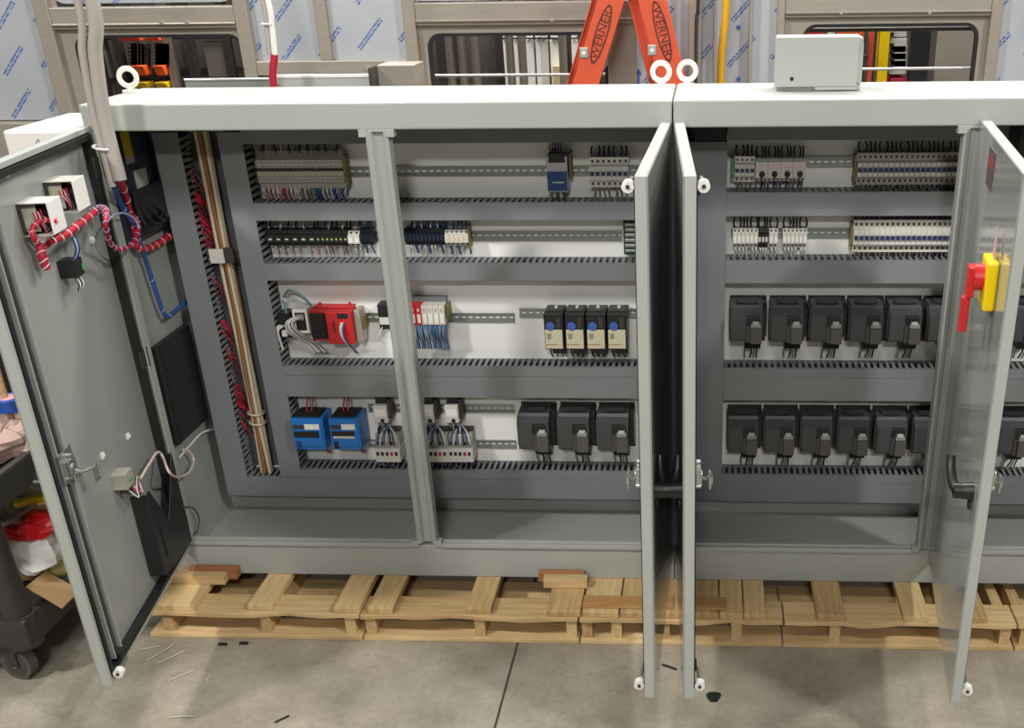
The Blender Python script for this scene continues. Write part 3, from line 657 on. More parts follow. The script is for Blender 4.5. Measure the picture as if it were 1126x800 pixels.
# circuit breakers
def breaker_parts(w, h, toggle=TOG, body=BEIGE, nose=LGREY):
    mb = MB(); prof = [(0, .0), (-.044, .0), (-.044, h*.24), (-.064, h*.27), (-.064, h*.73), (-.044, h*.76), (-.044, h), (0, h)]
    mb.prism(prof, 'x', .0004, w-.0004, body)
    mb.box(.002, w-.002, -.0648, -.064, h*.30, h*.42, nose); mb.box(.002, w-.002, -.0648, -.064, h*.60, h*.70, nose)
    mb.box(w*.3, w*.7, -.0446, -.044, h*.08, h*.17, DARK).box(w*.3, w*.7, -.0446, -.044, h*.83, h*.92, DARK)
    tg = MB().box(w*.14, w*.86, -.0725, -.063, h*.44, h*.56, toggle).mesh('toggle')
    return mb.mesh('housing'), tg
def breaker_row(pxa, pxb, pya, pyb, n, label, group, toggle=TOG, body=LGREY, wt=BLACKW, wb=GREYW, wl=.03, wu=.03):
    yf = Y_D-.064; xa, zt = ZX(pxa, pya, yf+.02); xb, _ = ZX(pxb, pya, yf+.02); _, zb = ZX(pxa, pyb, yf+.02); w = (xb-xa)/n; h = zt-zb
    hs, tg = breaker_parts(w, h, toggle, body)
    for i in range(n):
        spawn('circuit_breaker', label, 'circuit breaker', (xa+i*w, Y_D, zb), group, [('housing', hs, (0, 0, 0)), ('toggle', tg, (0, 0, 0)), ('wire', wire_mesh(wt, wu, top=True, k=i % 4), (w*.5, 0, h-.002)), ('wire', wire_mesh(wb, wl, k=(i+1) % 4), (w*.5, 0, .002))])
    return xa, xb, zb, zt
breaker_row(648, 691, 173, 206, 7, 'slim beige circuit breaker in the short row at top beside middle door', 'breakers at top right of left enclosure')
breaker_row(808, 830, 172, 200, 4, 'slim circuit breaker with blue toggle at top left of right enclosure', 'four breakers beside the black knob starters')
breaker_row(943, 1100, 168, 203, 27, 'slim circuit breaker in the long top row of right enclosure', 'long top row of breakers', body=BEIGE)
breaker_row(939, 1095, 242, 277, 27, 'slim pale fuse terminal in the long second row of right enclosure', 'long second row of fuse terminals', body=LGREY)
end_clamp(*[at(803.5, 200, 'y', Y_D-.04)[k] for k in (0,)], at(803, 198, 'y', Y_D-.04).z, .07, 'yellow green earth clamp left of top breakers, right enclosure', m=GREEN)
end_clamp(at(938, 200, 'y', Y_D-.04).x, at(938, 200, 'y', Y_D-.04).z, .09, 'brown end clamp left of the long top breaker row', m=OLIVE)
end_clamp(at(934, 276, 'y', Y_D-.04).x, at(934, 274, 'y', Y_D-.04).z, .09, 'brown end clamp left of the long second row', m=OLIVE)
# four wide starters with black knobs
yf = Y_D-.075; xa, zt = ZX(830.5, 175, yf+.02); xb, _ = ZX(886, 175, yf+.02); _, zb = ZX(830.5, 199, yf+.02); w = (xb-xa)/4; h = zt-zb
mb = MB().prism([(0, 0), (-.05, 0), (-.05, h*.14), (-.074, h*.18), (-.074, h*.9), (-.05, h), (0, h)], 'x', .0006, w-.0006, LGREY); screwrow(mb, 0, w, 3, -.0505, h*.06, .003); mb.box(w*.15, w*.85, -.0746, -.074, h*.66, h*.82, mat('pink_window', 'D9BFB8', .5))
hs = mb.mesh('housing'); kn = MB().cyl((w*.55, -.074, h*.38), (w*.55, -.086, h*.38), .0095, BLACK, 16).box(w*.55-.003, w*.55+.003, -.094, -.084, h*.38-.011, h*.38+.011, BLACK).mesh('knob')
for i in range(4): spawn('motor_starter', 'pale motor starter with round black knob at top of right enclosure', 'motor starter', (xa+i*w, Y_D, zb), 'starters with black knobs', [('housing', hs, (0, 0, 0)), ('knob', kn, (0, 0, 0))]+[('wire', wire_mesh(BLACKW, .034, top=True, k=j), (w*(.2+.3*j), 0, h-.003)) for j in range(3)]+[('wire', wire_mesh((GREYW, BLACKW)[j % 2], .026, k=j), (w*(.2+.3*j), 0, .003)) for j in range(3)])

# row 2 right small terminal groups
def small_tb(pxa, pxb, pya, pyb, n, label, group, body, nose, d=.05, wt=BLACKW, wb=WHITEW, cat='terminal block', led=None):
    yf = Y_D-d; xa, zt = ZX(pxa, pya, yf); xb, _ = ZX(pxb, pya, yf); _, zb = ZX(pxa, pyb, yf); w = (xb-xa)/n; h = zt-zb
    mb = MB().prism([(0, 0), (-d*.7, 0), (-d*.75, h*.2), (-d, h*.25), (-d, h*.75), (-d*.75, h*.8), (-d*.7, h), (0, h)], 'x', .0005, w-.0005, body)
    mb.box(w*.2, w*.8, -d-.0008, -d, h*.34, h*.60, nose).box(w*.3, w*.7, -d*.75-.001, -d*.7, h*.84, h*.93, DARK).box(w*.3, w*.7, -d*.76-.001, -d*.7, h*.07, h*.15, DARK)
    hs = mb.mesh('housing'); ps = [('housing', hs, (0, 0, 0))]
    if led is not None: ps.append(('indicator', MB().box(w*.3, w*.7, -d-.0018, -d-.0006, h*.42, h*.52, led).mesh('indicator'), (0, 0, 0)))
    wbl = wb if isinstance(wb, (list, tuple)) else [wb]; wtl = wt if isinstance(wt, (list, tuple)) else [wt]
    for i in range(n):
        spawn('terminal_block', label, cat, (xa+i*w, Y_D, zb), group, ps+[('wire', wire_mesh(wtl[i % len(wtl)], .032, top=True, k=i % 4), (w*.5, 0, h-.003)), ('wire', wire_mesh(wbl[i % len(wbl)], .034, k=(i+1) % 4), (w*.5, 0, .003))])
    return xa, xb, zb, zt
small_tb(806, 834, 252, 273, 6, 'white terminal block at far left of second row, right enclosure', 'white terminals beside seam duct', LGREY, WHITE)
small_tb(834, 845, 252, 273, 3, 'black terminal block between white ones in second row of right enclosure', 'three black terminals between white groups', BLACK, LGREY)
small_tb(846, 856, 252, 273, 2, 'white terminal block of the middle pair, second row of right enclosure', 'middle pair of white terminals', LGREY, WHITE)
small_tb(861, 888, 252, 273, 6, 'white terminal block left of bare rail, second row of right enclosure', 'white terminals left of the bare rail', LGREY, WHITE)

# row 2 left
small_tb(291, 346, 254, 271, 6, 'wide black fuse holder with pale lever at left of second row', 'wide black fuse holders in second row', BLACK, mat('dark_green', '24382C', .5), .06, wt=(BLACKW, WHITEW, BLACKW), wb=(WHITEW, PINKW, WHITEW, PINKW), led=LGREY)
small_tb(346, 381, 254, 271, 7, 'narrow black fuse terminal between fuse holders and white marker', 'narrow black fuse terminals in second row', BLACK, mat('dark_green', '24382C', .5), .06, wt=(BLACKW, BLACKW, WHITEW), wb=(PINKW, WHITEW, GREYW), led=mat('lime', 'B5BE6A', .5))
small_tb(381, 394, 255, 272, 2, 'white terminal block next to the narrow black fuse terminals', 'pair of white terminals left of the post', LGREY, WHITE, .06, wb=(WHITEW,))
small_tb(394, 408, 253, 270, 3, 'dark blue terminal block just left of the centre post', 'dark blue terminals left of the post', NAVY, NAVY, .055, wt=BLUEW, wb=(BLUEW, WHITEW))
small_tb(443, 487, 252, 270, 10, 'dark blue terminal block right of the centre post in second row', 'dark blue terminals right of the post', NAVY, mat('dark_navy', '202A44', .5), .055, wt=(WHITEW, BLUEW), wb=(WHITEW, WHITEW, BLUEW))
small_tb(488, 514, 254, 271, 5, 'cream terminal block at right end of second row, left enclosure', 'cream terminals at the row end', LGREY, mat('cream_marker', 'D8C9B4', .5), .06, wt=BLUEW, wb=(BLUEW, WHITEW))
end_clamp(at(515, 270, 'y', Y_D-.04).x, at(515, 272, 'y', Y_D-.04).z, .075, 'brown end clamp right of the cream terminals')
# upright terminal strip beside middle door
x0_ = at(685, 243, 'y', Y_D-.03).x; z1_ = at(688, 242, 'y', Y_D-.03).z; z0_ = at(688, 280, 'y', Y_D-.03).z
t = thing('grounding_bar', 'upright green terminal strip beside the middle door, second row', 'terminal strip', (x0_, Y_P, z0_))
MB().box(0, .05, -.03, 0, 0, z1_-z0_, mat('deep_green', '2F4A42', .5)).build('base', t, .001, True)
mb = MB()
for k in range(6): mb.box(.006, .048, -.038, -.03, .008+k*(z1_-z0_-.01)/6, .018+k*(z1_-z0_-.01)/6, ZINC)
mb.build('contact', t, .001, True)

# row 3 : communication module, relay, controller, io
yf = .30
def block(px0, px1, py0, py1, yf):
    xm = (px0+px1)/2; x0 = at(px0, py1, 'y', yf).x; x1 = at(px1, py1, 'y', yf).x; z0 = at(xm, py1, 'y', yf).z; z1 = at(xm, py0, 'y', yf).z
    return x0, x1-x0, z0, z1-z0, Y_D-yf
x, W_, z, h_, d_ = block(309, 322, 345, 371, .32)
t = thing('network_switch', 'small navy module at far left of red controller row', 'module', (x, Y_D, z))
MB().box(0, W_, -d_, 0, 0, h_, NAVY).box(.004, W_*.6, -d_-.0006, -d_, h_*.5, h_*.9, BLACK).build('housing', t, .002, True)
mb = MB()
for k in range(2): mb.tube(smooth_path([(.01+.016*k, -d_, h_*.5), (.005+.016*k, -d_-.02, h_*.55), (.0, -d_-.02, h_*.3), (-.005, -d_+.01, -.05)], 5), .004, WHITEW, 6)
mb.build('wire', t, 0, True); MB().box(.012, .03, -d_-.014, -d_, h_*.1, h_*.35, WHITE).build('plug', t, 0, True)
x, W_, z, h_, d_ = block(325, 341, 340, 366, .305)
t = thing('communication_relay', 'white framed relay with looping white wires beside red controller', 'relay', (x, Y_D, z))
MB().box(0, W_, -d_, 0, 0, h_, WHITE).box(.008, W_-.008, -d_-.0008, -d_, .01, h_-.012, BLACK).box(.014, W_-.014, -d_-.003, -d_, h_*.55, h_*.8, GREYW).build('housing', t, .003, True)
mb = MB()
for k in range(7): mb.tube(smooth_path([(.01+k*.005, -d_, h_*.7), (-.02+k*.004, -d_-.02, h_*.5), (-.02+k*.007, -d_-.01, h_*.05), (.02+k*.007, -.05, -.05), (.045+k*.008, -.05, -.085)], 6), .0032, (WHITEW, GREYW, WHITEW, CREAMW, BLUEW, WHITEW, GREYW)[k], 6)
mb.tube(smooth_path([(-.04, -.03, .12), (-.01, -.05, h_+.06), (.03, -.05, h_+.04), (.06, -.04, h_+.0)], 6), .005, mat('teal_wire', '6F8C9A', .5), 7)
mb.tube(smooth_path([(-.045, -.04, .11), (-.03, -.06, .06), (-.05, -.05, -.02), (-.05, -.04, -.05)], 6), .004, mat('teal_wire2', '5C8494', .5), 7)
mb.build('wire', t, 0, True)
# red controller
x, W_, z, h_, d_ = block(343, 390, 343, 376, .29)
t = thing('safety_controller', 'bright red programmable controller with black terminal block', 'controller', (x, Y_D, z))
MB().box(W_*.40, W_*.99, -d_, -.02, -.008, h_, RED).box(0, W_*.405, -d_+.012, -.02, 0, h_, RED).box(.004, W_*.98, -.05, -.01, h_, h_+.006, RED).cyl((W_*.15, -.02, h_), (W_*.15, -.02, h_+.012), .006, RED).cyl((W_*.85, -.02, h_), (W_*.85, -.02, h_+.012), .006, RED).build('housing', t, .003, True)
mb = MB().box(.004, W_*.385, -d_+.001, -d_+.012, .012, h_-.008, BLACK)
for k in range(3): mb.box(.008, W_*.36, -d_-.004, -d_+.002, .016+k*h_*.31, .016+k*h_*.31+h_*.2, DARK)
mb.box(W_*.68, W_*.93, -d_-.001, -d_, h_*.78, h_*.95, DARK); mb.box(W_*.55, W_*.6, -d_-.001, -d_, h_*.3, h_*.7, ORANGE_D); mb.build('terminal_face', t, .001, True)
MB().box(W_, W_+.022, -d_+.03, 0, -.012, h_-.004, BEIGE).box(W_+.022, W_+.03, -.05, 0, h_*.3, h_*.7, OLIVE).build('side_module', t, .003, True)
mb = MB()
for k in range(3): mb.tube(smooth_path([(W_*.75+k*.006, -d_, h_*.65), (W_*.74+k*.005, -d_-.018, h_*.45), (W_*.78+k*.004, -d_-.012, h_*.1), (W_*.85+k*.004, -.04, -.06)], 5), .0028, (WHITEW, WHITEW, BLUEW)[k], 6)
mb.build('wire', t, 0, True)
# black slim module behind post
x, W_, z, h_, d_ = block(419, 425, 335, 362, .33)
t = thing('slim_relay', 'slim black module half hidden behind centre post, third row', 'relay', (x-.004, Y_D, z))
MB().box(0, W_+.03, -d_, 0, 0, h_, BLACK).box(.003, W_+.02, -d_-.004, -d_, h_*.2, h_*.5, LGREY).build('housing', t, .002, True)
MB().tube(smooth_path([(.01, -d_, .01), (-.01, -d_, -.03), (.0, -.03, -.06)]), .002, WHITEW, 5).build('wire', t, 0, True)
# io cards right of post
x, W_, z, h_, d_ = block(452, 490, 336, 357, .32); W8 = W_/6
for k in range(6):
    c = RED if k < 2 else LGREY
    t = thing('io_module', ('red' if k < 2 else 'grey')+' input output module with white cells right of centre post', 'io module', (x+k*W8, Y_D, z), ('red' if k < 2 else 'grey')+' io modules right of the post')
    MB().box(.0005, W8-.0005, -d_, 0, 0, h_, c).build('housing', t, .001, True)
    MB().box(W8*.25, W8*.8, -d_-.001, -d_, h_*.1, h_*.55, WHITE).box(W8*.35, W8*.65, -d_-.001, -d_, h_*.7, h_*.85, WHITE if k < 2 else BEIGE).build('connector', t, 0, True)
    for q in range(3): 
        col = BLUEW if (k+q) % 3 or k < 2 else mat('teal_wire', '4F7F78', .5)
        inst(MB().tube(smooth_path([(W8*(.2+.3*q), -d_+.01, .003), (W8*(.1+.4*q), -d_-.004, -.03), (W8*(.2+.3*q), -d_+.02, -.07), (W8*(.2+.3*q), -.04, -.10)], 4), .0028, col, 6).mesh('wire'), 'wire', t)
t = tag(MB().box(x+.0, x+W_, Y_D-.02, Y_D, z-.002, z+h_+.02, mat('mid_grey', '6E7173', .5)).build('module_backplane', None, .001), 'grey backplane carrying the red and grey modules', 'backplane')
end_clamp(x+W_+.003, z+.01, .06, 'olive end clamp right of the red and grey modules')

# four black power modules with blue disc and yellow label
for k in range(4):
    pxa = 599.5+23*k
    x, W_, z, h_, d_ = block(pxa, pxa+21.5, 345, 384, .275)
    t = thing('electronic_overload', 'black power module with blue disc above cream label, '+('leftmost of four', 'second from left of four', 'third from left of four', 'rightmost of four beside the door')[k], 'power module', (x, Y_D, z), 'black modules with blue discs')
    MB().box(.0005, W_-.0005, -d_, 0, 0, h_, BLACK).box(.006, W_-.008, -d_*.7, -.02, h_, h_+.004, DRIVE).build('housing', t, .004, True)
    MB().box(.003, W_-.006, -d_-.0015, -d_+.001, .004, h_*.56, LABELY).box(.005, W_*.7, -d_-.0022, -d_-.0015, h_*.13, h_*.15, mat('faded_red_line', 'A8605A', .6)).box(.010, W_*.35, -d_-.0022, -d_-.0015, h_*.3, h_*.45, GREYW).build('front_label', t, 0, True)
    mb = MB().cyl((W_*.33, -d_, h_*.66), (W_*.33, -d_-.004, h_*.66), .0155, mat('bright_blue_disc', '3F63B4', .4), 22); mb.build('dial', t, 0, True)
    MB().box(W_*.63, W_*.85, -d_-.002, -d_, h_*.6, h_*.9, STEEL_D).build('terminal_cover', t, .001, True); MB().box(W_*.48, W_*.62, -.055, -.035, h_+.004, h_+.0085, WHITE).build('release_tab', t, 0, True)
    MB().box(W_*.3, W_-.001, -d_*.7, -.01, -.028, 0, BLACK).build('terminal_base', t, .002, True)
    for q in range(4): inst(wire_mesh((BLACKW, BLACKW, WHITEW, BLACKW)[q], .05, out=.07, k=q), 'wire', t, (W_*(.25+.17*q), 0, .004))

# row 4: two blue supplies
for k, (pa, pb) in enumerate(((325, 357), (366, 396))):
    x, W_, z, h_, d_ = block(pa, pb, 461, 495, .265)
    t = thing('blue_power_supply', 'bright blue power supply on bottom row, '+('left of the pair beside the duct', 'right of the pair with white strip')[k], 'power supply', (x, Y_D, z), 'blue power supplies')
    MB().box(0, W_+.006, -d_+.006, -.004, 0, h_, BLUE).box(0, W_, -d_, -d_+.006, h_*.12, h_, BLUE).prism([(-d_+.01, 0), (-.02, 0), (-.02, -.01), (-d_+.03, -.01)], 'x', .03, W_, BLUE).build('housing', t, .004, True)
    MB().box(.006, W_-.006, -d_*.85, -.012, h_, h_+.006, DARK).build('top_vent', t, .002, True)
    mb = MB().box(.006, W_-.012, -d_-.002, -d_, h_*.42, h_*.62, BLACK).box(W_*.45, W_-.006, -d_-.003, -d_, h_*.68, h_*.85, WHITE).box(.006, W_*.42, -d_-.002, -d_, h_*.70, h_*.82, STEEL_D)
    if k: mb.box(.01, W_-.012, -d_-.004, -d_-.001, h_*.40, h_*.47, LGREY)
    mb.box(.01, W_*.25, -d_-.002, -d_, h_*.06, h_*.3, BLACK if k else DBLUE); mb.build('front_label', t, .0005, True)
    for q in range(2): inst(wire_mesh(RED2, .05, top=True, out=.06, k=q), 'wire', t, (W_*(.45+.1*q), 0, h_)); inst(wire_mesh(RED2, .045, out=.06, k=q+1), 'wire', t, (W_*(.75+.12*q), 0, .0))

# small relay + wide socket pairs
def pair(pu, pl, wheres, hide=False):
    x, W_, z, h_, d_ = block(pu[0], pu[1], 446, 465, .315)
    t = thing('small_relay', 'small cream relay with black top '+wheres, 'relay', (x, Y_D, z), 'cream relays over the sockets')
    MB().box(0, W_, -d_, -.002, 0, h_, LGREY).box(.006, W_-.002, -d_*.7, -.002, h_*.75, h_+.03, BLACK).box(W_, W_+.012, -d_*.8, -.002, .01, h_+.02, STEEL_D).build('housing', t, .003, True)
    MB().cyl((W_*.6, -d_, h_*.15), (W_*.6, -d_-.003, h_*.15), .008, BLACK, 12).box(.006, W_-.006, -d_-.001, -d_, h_*.4, h_*.8, WHITE).build('front_face', t, 0, True)
    mb = MB()
    for q in range(3): mb.tube(smooth_path([(W_*.3+q*.01, -d_+.006, .004), (W_*.3+q*.014, -d_-.004, -.02), (W_*.1+q*.02, -d_+.01, -.045)], 4), .0024, (BLACKW, GREYW, BLACKW)[q], 5)
    mb.build('wire', t, 0, True)
    x, W_, z, h_, d_ = block(pl[0], pl[1], 480, 508, .305)
    t = thing('relay_socket', 'wide cream contactor with blue and white wires '+wheres, 'contactor', (x, Y_D, z), 'wide cream contactors')
    MB().box(0, W_, -d_, 0, 0, h_*.52, LGREY).box(.002, W_-.002, -d_*.75, 0, h_*.52, h_, BEIGE).box(.004, W_-.004, -d_*.4, 0, h_, h_+.012, STEEL_D).build('housing', t, .002, True)
    mb = MB()
    for q in range(5): mb.box(.005+q*W_/5.4, .005+q*W_/5.4+W_*.11, -d_-.0008, -d_, h_*.26, h_*.40, DARK if q != 3 else RED2)
    for q in range(5): mb.box(.004+q*W_/5.4, .004+q*W_/5.4+W_*.1, -d_*.75-.001, -d_*.75, h_*.6, h_*.72, DARK)
    mb.build('terminal', t, 0, True)
    mb = MB()
    for q in range(7):
        xx = .006+q*W_*.13; mb.tube(smooth_path([(xx, -d_*.75, h_*.62), (xx+.008, -d_-.004, h_*.75), (xx*.8+.012, -d_*.7, h_*1.02), (W_*.5, -.03, h_+.03)], 4), .0026, (BLUEW, WHITEW, BLUEW, WHITEW, BLACKW, BLUEW, WHITEW)[q], 6)
    for q in range(5): xx = .006+q*W_*.2; mb.tube(smooth_path([(xx, -d_+.006, .003), (xx+.003, -d_, -.02), (xx, -.04, -.035)], 3), .0026, (BLACKW, BLUEW)[q % 2], 6)
    mb.build('wire', t, 0, True)
pair((412, 427), (414, 441), 'left of the centre post, bottom row')
pair((466, 478), (467, 494), 'just right of the centre post, bottom row')
pair((490, 505), (494, 521), 'beside the bare rail, bottom row')

# ------------------------------------------------------------------ motor drives
def drive_parts(W, h, d):
    mb = MB(); q = .018
    # body with chamfered left/right and sloping shoulder on top
    prof = [(0, 0), (-d*.8, .0), (-d, h*.06), (-d, h*.80), (-d+.022, h*.93), (-d+.03, h), (0, h)]
    mb.prism(prof, 'x', W*.04, W*.86, DRIVE)
    mb.prism([(0, .01), (-d*.62, .01), (-d*.66, h*.1), (-d*.66, h*.85), (-d*.5, h*.97), (0, h*.97)], 'x', W*.86, W*.985, BLACK)
    mb.prism([(0, h*.08), (-d*.82, h*.08), (-d*.86, h*.13), (-d*.86, h*.80), (-d*.7, h*.9), (0, h*.92)], 'x', 0, W*.04, DRIVE)
    body = mb.mesh('housing')
    cv = MB().prism([(-d, h*.10), (-d-.006, h*.12), (-d-.006, h*.76), (-d, h*.79)], 'x', W*.05, W*.43, DRIVE).mesh('left_cover')
    tv = MB(); tv.cyl((W*.47, -d*.45, h), (W*.47, -d*.45, h+.004), W*.30, BLACK, 20)
    for k in range(5): tv.box(W*.2, W*.74, -d*.45-.028+k*.014, -d*.45-.024+k*.014, h+.004, h+.006, DRIVE)
    tvm = tv.mesh('cooling_fan')
    sl = MB().box(W*.42, W*.76, -d-.0012, -d, h*.755, h*.785, DARK).box(W*.42, W*.80, -d-.001, -d, h*.52, h*.73, BLACK).mesh('front_slot')
    kp = MB().box(W*.55, W*.84, -d-.018, -d, h*.04, h*.46, DRIVE2).box(W*.555, W*.81, -d-.014, -d, h*.47, h*.56, mat('terminal_grey', '8E8F8C', .4)).box(W*.44, W*.54, -d-.010, -d, h*.05, h*.50, mat('flap_dark', '444547', .45)).prism([(-d-.014, h*.56), (-d, h*.56), (-d, h*.62)], 'x', W*.60, W*.76, mat('clip_light', 'B5B6B4', .4)).mesh('connector')
    ft = MB().prism([(-.02, 0), (-d*.8, 0), (-d*.6, -.035), (-.02, -.035)], 'x', W*.42, W*.84, BLACK).mesh('terminal_foot')
    ft.name = 'terminal_foot'
    bp = MB().box(W*.02, W*.98, -.006, 0, -.03, h+.006, STEEL_D).mesh('base_plate')
    return [('housing', body), ('left_cover', cv), ('cooling_fan', tvm), ('front_slot', sl), ('connector', kp), ('terminal_foot', ft), ('base_plate', bp)]
def drives(list_px, py0, py1, yf, names, group, W_px):
    d = Y_P-yf; zt = at(700 if list_px[0] < 700 else 900, py0, 'y', yf).z; zb = at(700 if list_px[0] < 700 else 900, py1, 'y', yf).z; parts = None
    for i, px in enumerate(list_px):
        x = at(px, (py0+py1)/2, 'y', yf).x
        if parts is None: W = at(px+W_px, (py0+py1)/2, 'y', yf).x-x; parts = drive_parts(W, zt-zb, d)
        ps = [(a, b, (0, 0, 0)) for a, b in parts]
        ps += [('wire', wire_mesh((GREYW, BLACKW, GREYW, BLACKW)[q], .06, out=.06, k=q), (W*(.46+.1*q), -.01, -.012)) for q in range(4)]
        spawn('motor_drive', 'black motor drive '+names[i], 'motor drive', (x, Y_P, zb), group, ps)
pos6 = ['first from the left', 'second from the left', 'third from the left', 'fourth from the left', 'fifth from the left', 'sixth, partly hidden by the post', 'seventh, seen past the right door', 'eighth, at the frame edge']
drives([568, 612, 655], 458, 497, .265, ['at lower right of left enclosure, '+s for s in ('left of three', 'middle of three', 'right of three beside the door')], 'drives in the left enclosure', 41.5)
drives([802, 846.5, 890, 933.5, 976, 1019.5, 1063, 1108], 338, 378, .265, ['in upper row of right enclosure, '+s for s in pos6], 'upper row of drives in the right enclosure', 42.5)
drives([799, 839.5, 880, 920.5, 962, 1003, 1056, 1097, 1138][:8], 461, 500, .265, ['in lower row of right enclosure, '+s for s in pos6], 'lower row of drives in the right enclosure', 40)

t = thing('open_wire_duct', 'uncovered vertical slotted duct holding the cream and brown wires', 'wire duct', (-1.6705, Y_P, .400))
W0 = .1325; L0 = 1.26
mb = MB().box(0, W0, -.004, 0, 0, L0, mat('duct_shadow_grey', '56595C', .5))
for xx in (0, W0-.003):
    mb.box(xx, xx+.003, -.012, -.004, 0, L0, DUCT); z = .003
    while z < L0-.01: mb.box(xx, xx+.003, -.06, -.012, z, z+.009, DUCT); z += .018
mb.build('slotted_channel', t, 0, True)
# ------------------------------------------------------------------ vertical wire bundle between left ducts
t = thing('wiring_loom', 'tall vertical bundle of cream and brown wires between the two left ducts', 'wire bundle', (-1.615, .36, .39))
for k in range(11):
    a_ = 2*PI*k/8; r_ = .018 if k < 8 else .006; x = -1.612+r_*math.cos(a_); y = .352+r_*math.sin(a_)*.9
    pts = [(x+random.uniform(-.004, .004), y+random.uniform(-.002, .002), z) for z in (.39, .6, .8, 1.0, 1.2, 1.4, 1.67)]
    MB().tube(smooth_path(pts, 4), .0075, (CREAMW, BROWNW, GREYW, CREAMW, BROWNW, CREAMW, BROWNW, CREAMW, YELW, CREAMW, GREYW)[k], 7).build('wire', t)
for z in (.64, .60):
    MB().torus((-1.612, .352, z), (.1, 0, 1), .029, .004, CREAMW, 20, 6).build('cable_tie', t)
MB().box(-1.655, -1.600, .315, .328, 1.225, 1.275, LGREY).box(-1.600, -1.565, .312, .330, 1.228, 1.28, STEEL_D).build('wire_clamp', t, .002)
mb = MB()
random.seed(3)
for k in range(60):
    z = random.choice([random.uniform(1.28, 1.58), random.uniform(.60, .78), random.uniform(.75, 1.2)] if k % 5 else [random.uniform(1.3, 1.55)])
    mb.tube(smooth_path([(-1.684, .36, z), (-1.67, .335, z+random.uniform(-.01, .01)), (-1.652, .335+random.uniform(-.01, .01), z-.02), (-1.645, .36, z-random.uniform(.03, .07))], 3), .0022, (RED2, RED2, mat('dark_maroon', '5E1E2C', .5))[k % 3], 5)
o = tag(mb.build('branch_wires'), 'many short red wires leaving the far left duct', 'wires', kind='stuff')

t = thing('control_relay_box', 'black box with white label at top behind the right open door', 'relay box', (1.20, .25, 1.60))
MB().box(1.08, 1.34, .16, .316, 1.60, 1.70, BLACK).build('housing', t, .004); MB().box(1.16, 1.24, .155, .16, 1.655, 1.685, WHITE).build('white_label', t); MB().box(1.19, 1.25, .155, .16, 1.63, 1.645, WHITE).build('white_label', t)
tag(MB().box(.06, .168, .30, .39, 1.632, 1.70, NAVY).build('navy_box', None, .003), 'dark navy box above the seam duct in right enclosure', 'module')  # plain dark navy box set above the seam duct
# ------------------------------------------------------------------ pallets
G = 'wooden shipping pallets under the enclosures'
def pallet(x0, x1, xs, label):
    t = thing('pallet', label, 'pallet', ((x0+x1)/2, .2, 0), G)
    for x in xs: MB().box(x-.019, x+.019, -.215, .62, .016, .0915, WOODY).build('stringer', t, .002)
    for y in (-.23, .05, .32, .53):
        MB().box(x0, x1, y, y+.11, 0, .016, WOODX).build('bottom_board', t, .002)
    for i, y in enumerate((-.232, .30, .50)):
        mb = MB(); n = 12; pts = []
        for q in range(n+1):
            x = x0+(x1-x0)*q/n; pts.append((x, y-.0+.004*math.sin(q*1.9+x0*7)+(.010*math.sin(q*.9+x0*3) if i == 0 and 3 < q < 10 else 0)))
        poly = [(p[0], p[1]) for p in pts]+[(x1, y+.13), (x0, y+.13)]
        mb.prism(poly, 'z', .092, .1085, WOODX); mb.build('deck_board', t, .0015)
pallet(-1.90, -1.118, (-1.83, -1.47, -1.16), 'pallet under left end of left enclosure')
pallet(-1.112, -.335, (-1.085, -.69, -.36), 'pallet under middle of left enclosure')
pallet(-.329, .385, (-.335+.03, -.2, -.03, .225), 'pallet under the seam between enclosures')
pallet(.391, 1.19, (.57, .98, 1.16), 'pallet under middle of right enclosure')
pallet(1.196, 1.95, (1.23, 1.6, 1.92), 'pallet under right end of right enclosure')
cb = [(-1.865, -1.715, .0, WOODY), (-1.525, -1.435, -.012, WOODY), (-1.21, -1.115, 0, WOODY), (-1.085, -.995, .0, WOODY), (-.735, -.645, -.01, WOODY), (-.445, -.325, 0, WOODY), (-.318, -.19, .0, WOODY), (-.185, -.06, 0, WOODY), (-.055, .07, 0, WOODY), (.075, .16, 0, WOODY), (.165, .245, 0, WOODY), (.25, .325, 0, WOODY), (.50, .60, .0, WOODY), (.80, .89, .0, WOODY), (1.0, 1.09, 0, WOODY), (1.45, 1.55, 0, WOODY)]
wh = ['wide, at far left under the door', 'second from left end', 'left of a close pair near first pallet joint', 'right of a close pair near first pallet joint', 'under middle of left enclosure', 'below the loose block', 'first of the packed boards by the seam', 'second of the packed boards by the seam', 'between the two centre doors', 'right of the centre doors', 'among packed boards right of the seam', 'last packed board right of the seam', 'alone under right enclosure', 'lit one left of the right door', 'behind the right door', 'at right end']
for (x0_, x1_, dy, mm), s in zip(cb, wh):
    tag(MB().box(x0_, x1_, -.225-dy, .60, .109, .1335, mm).build('support_board', None, .002), 'flat pine board laid crosswise on pallets, '+s, 'board', 'cross boards between pallets and enclosures')
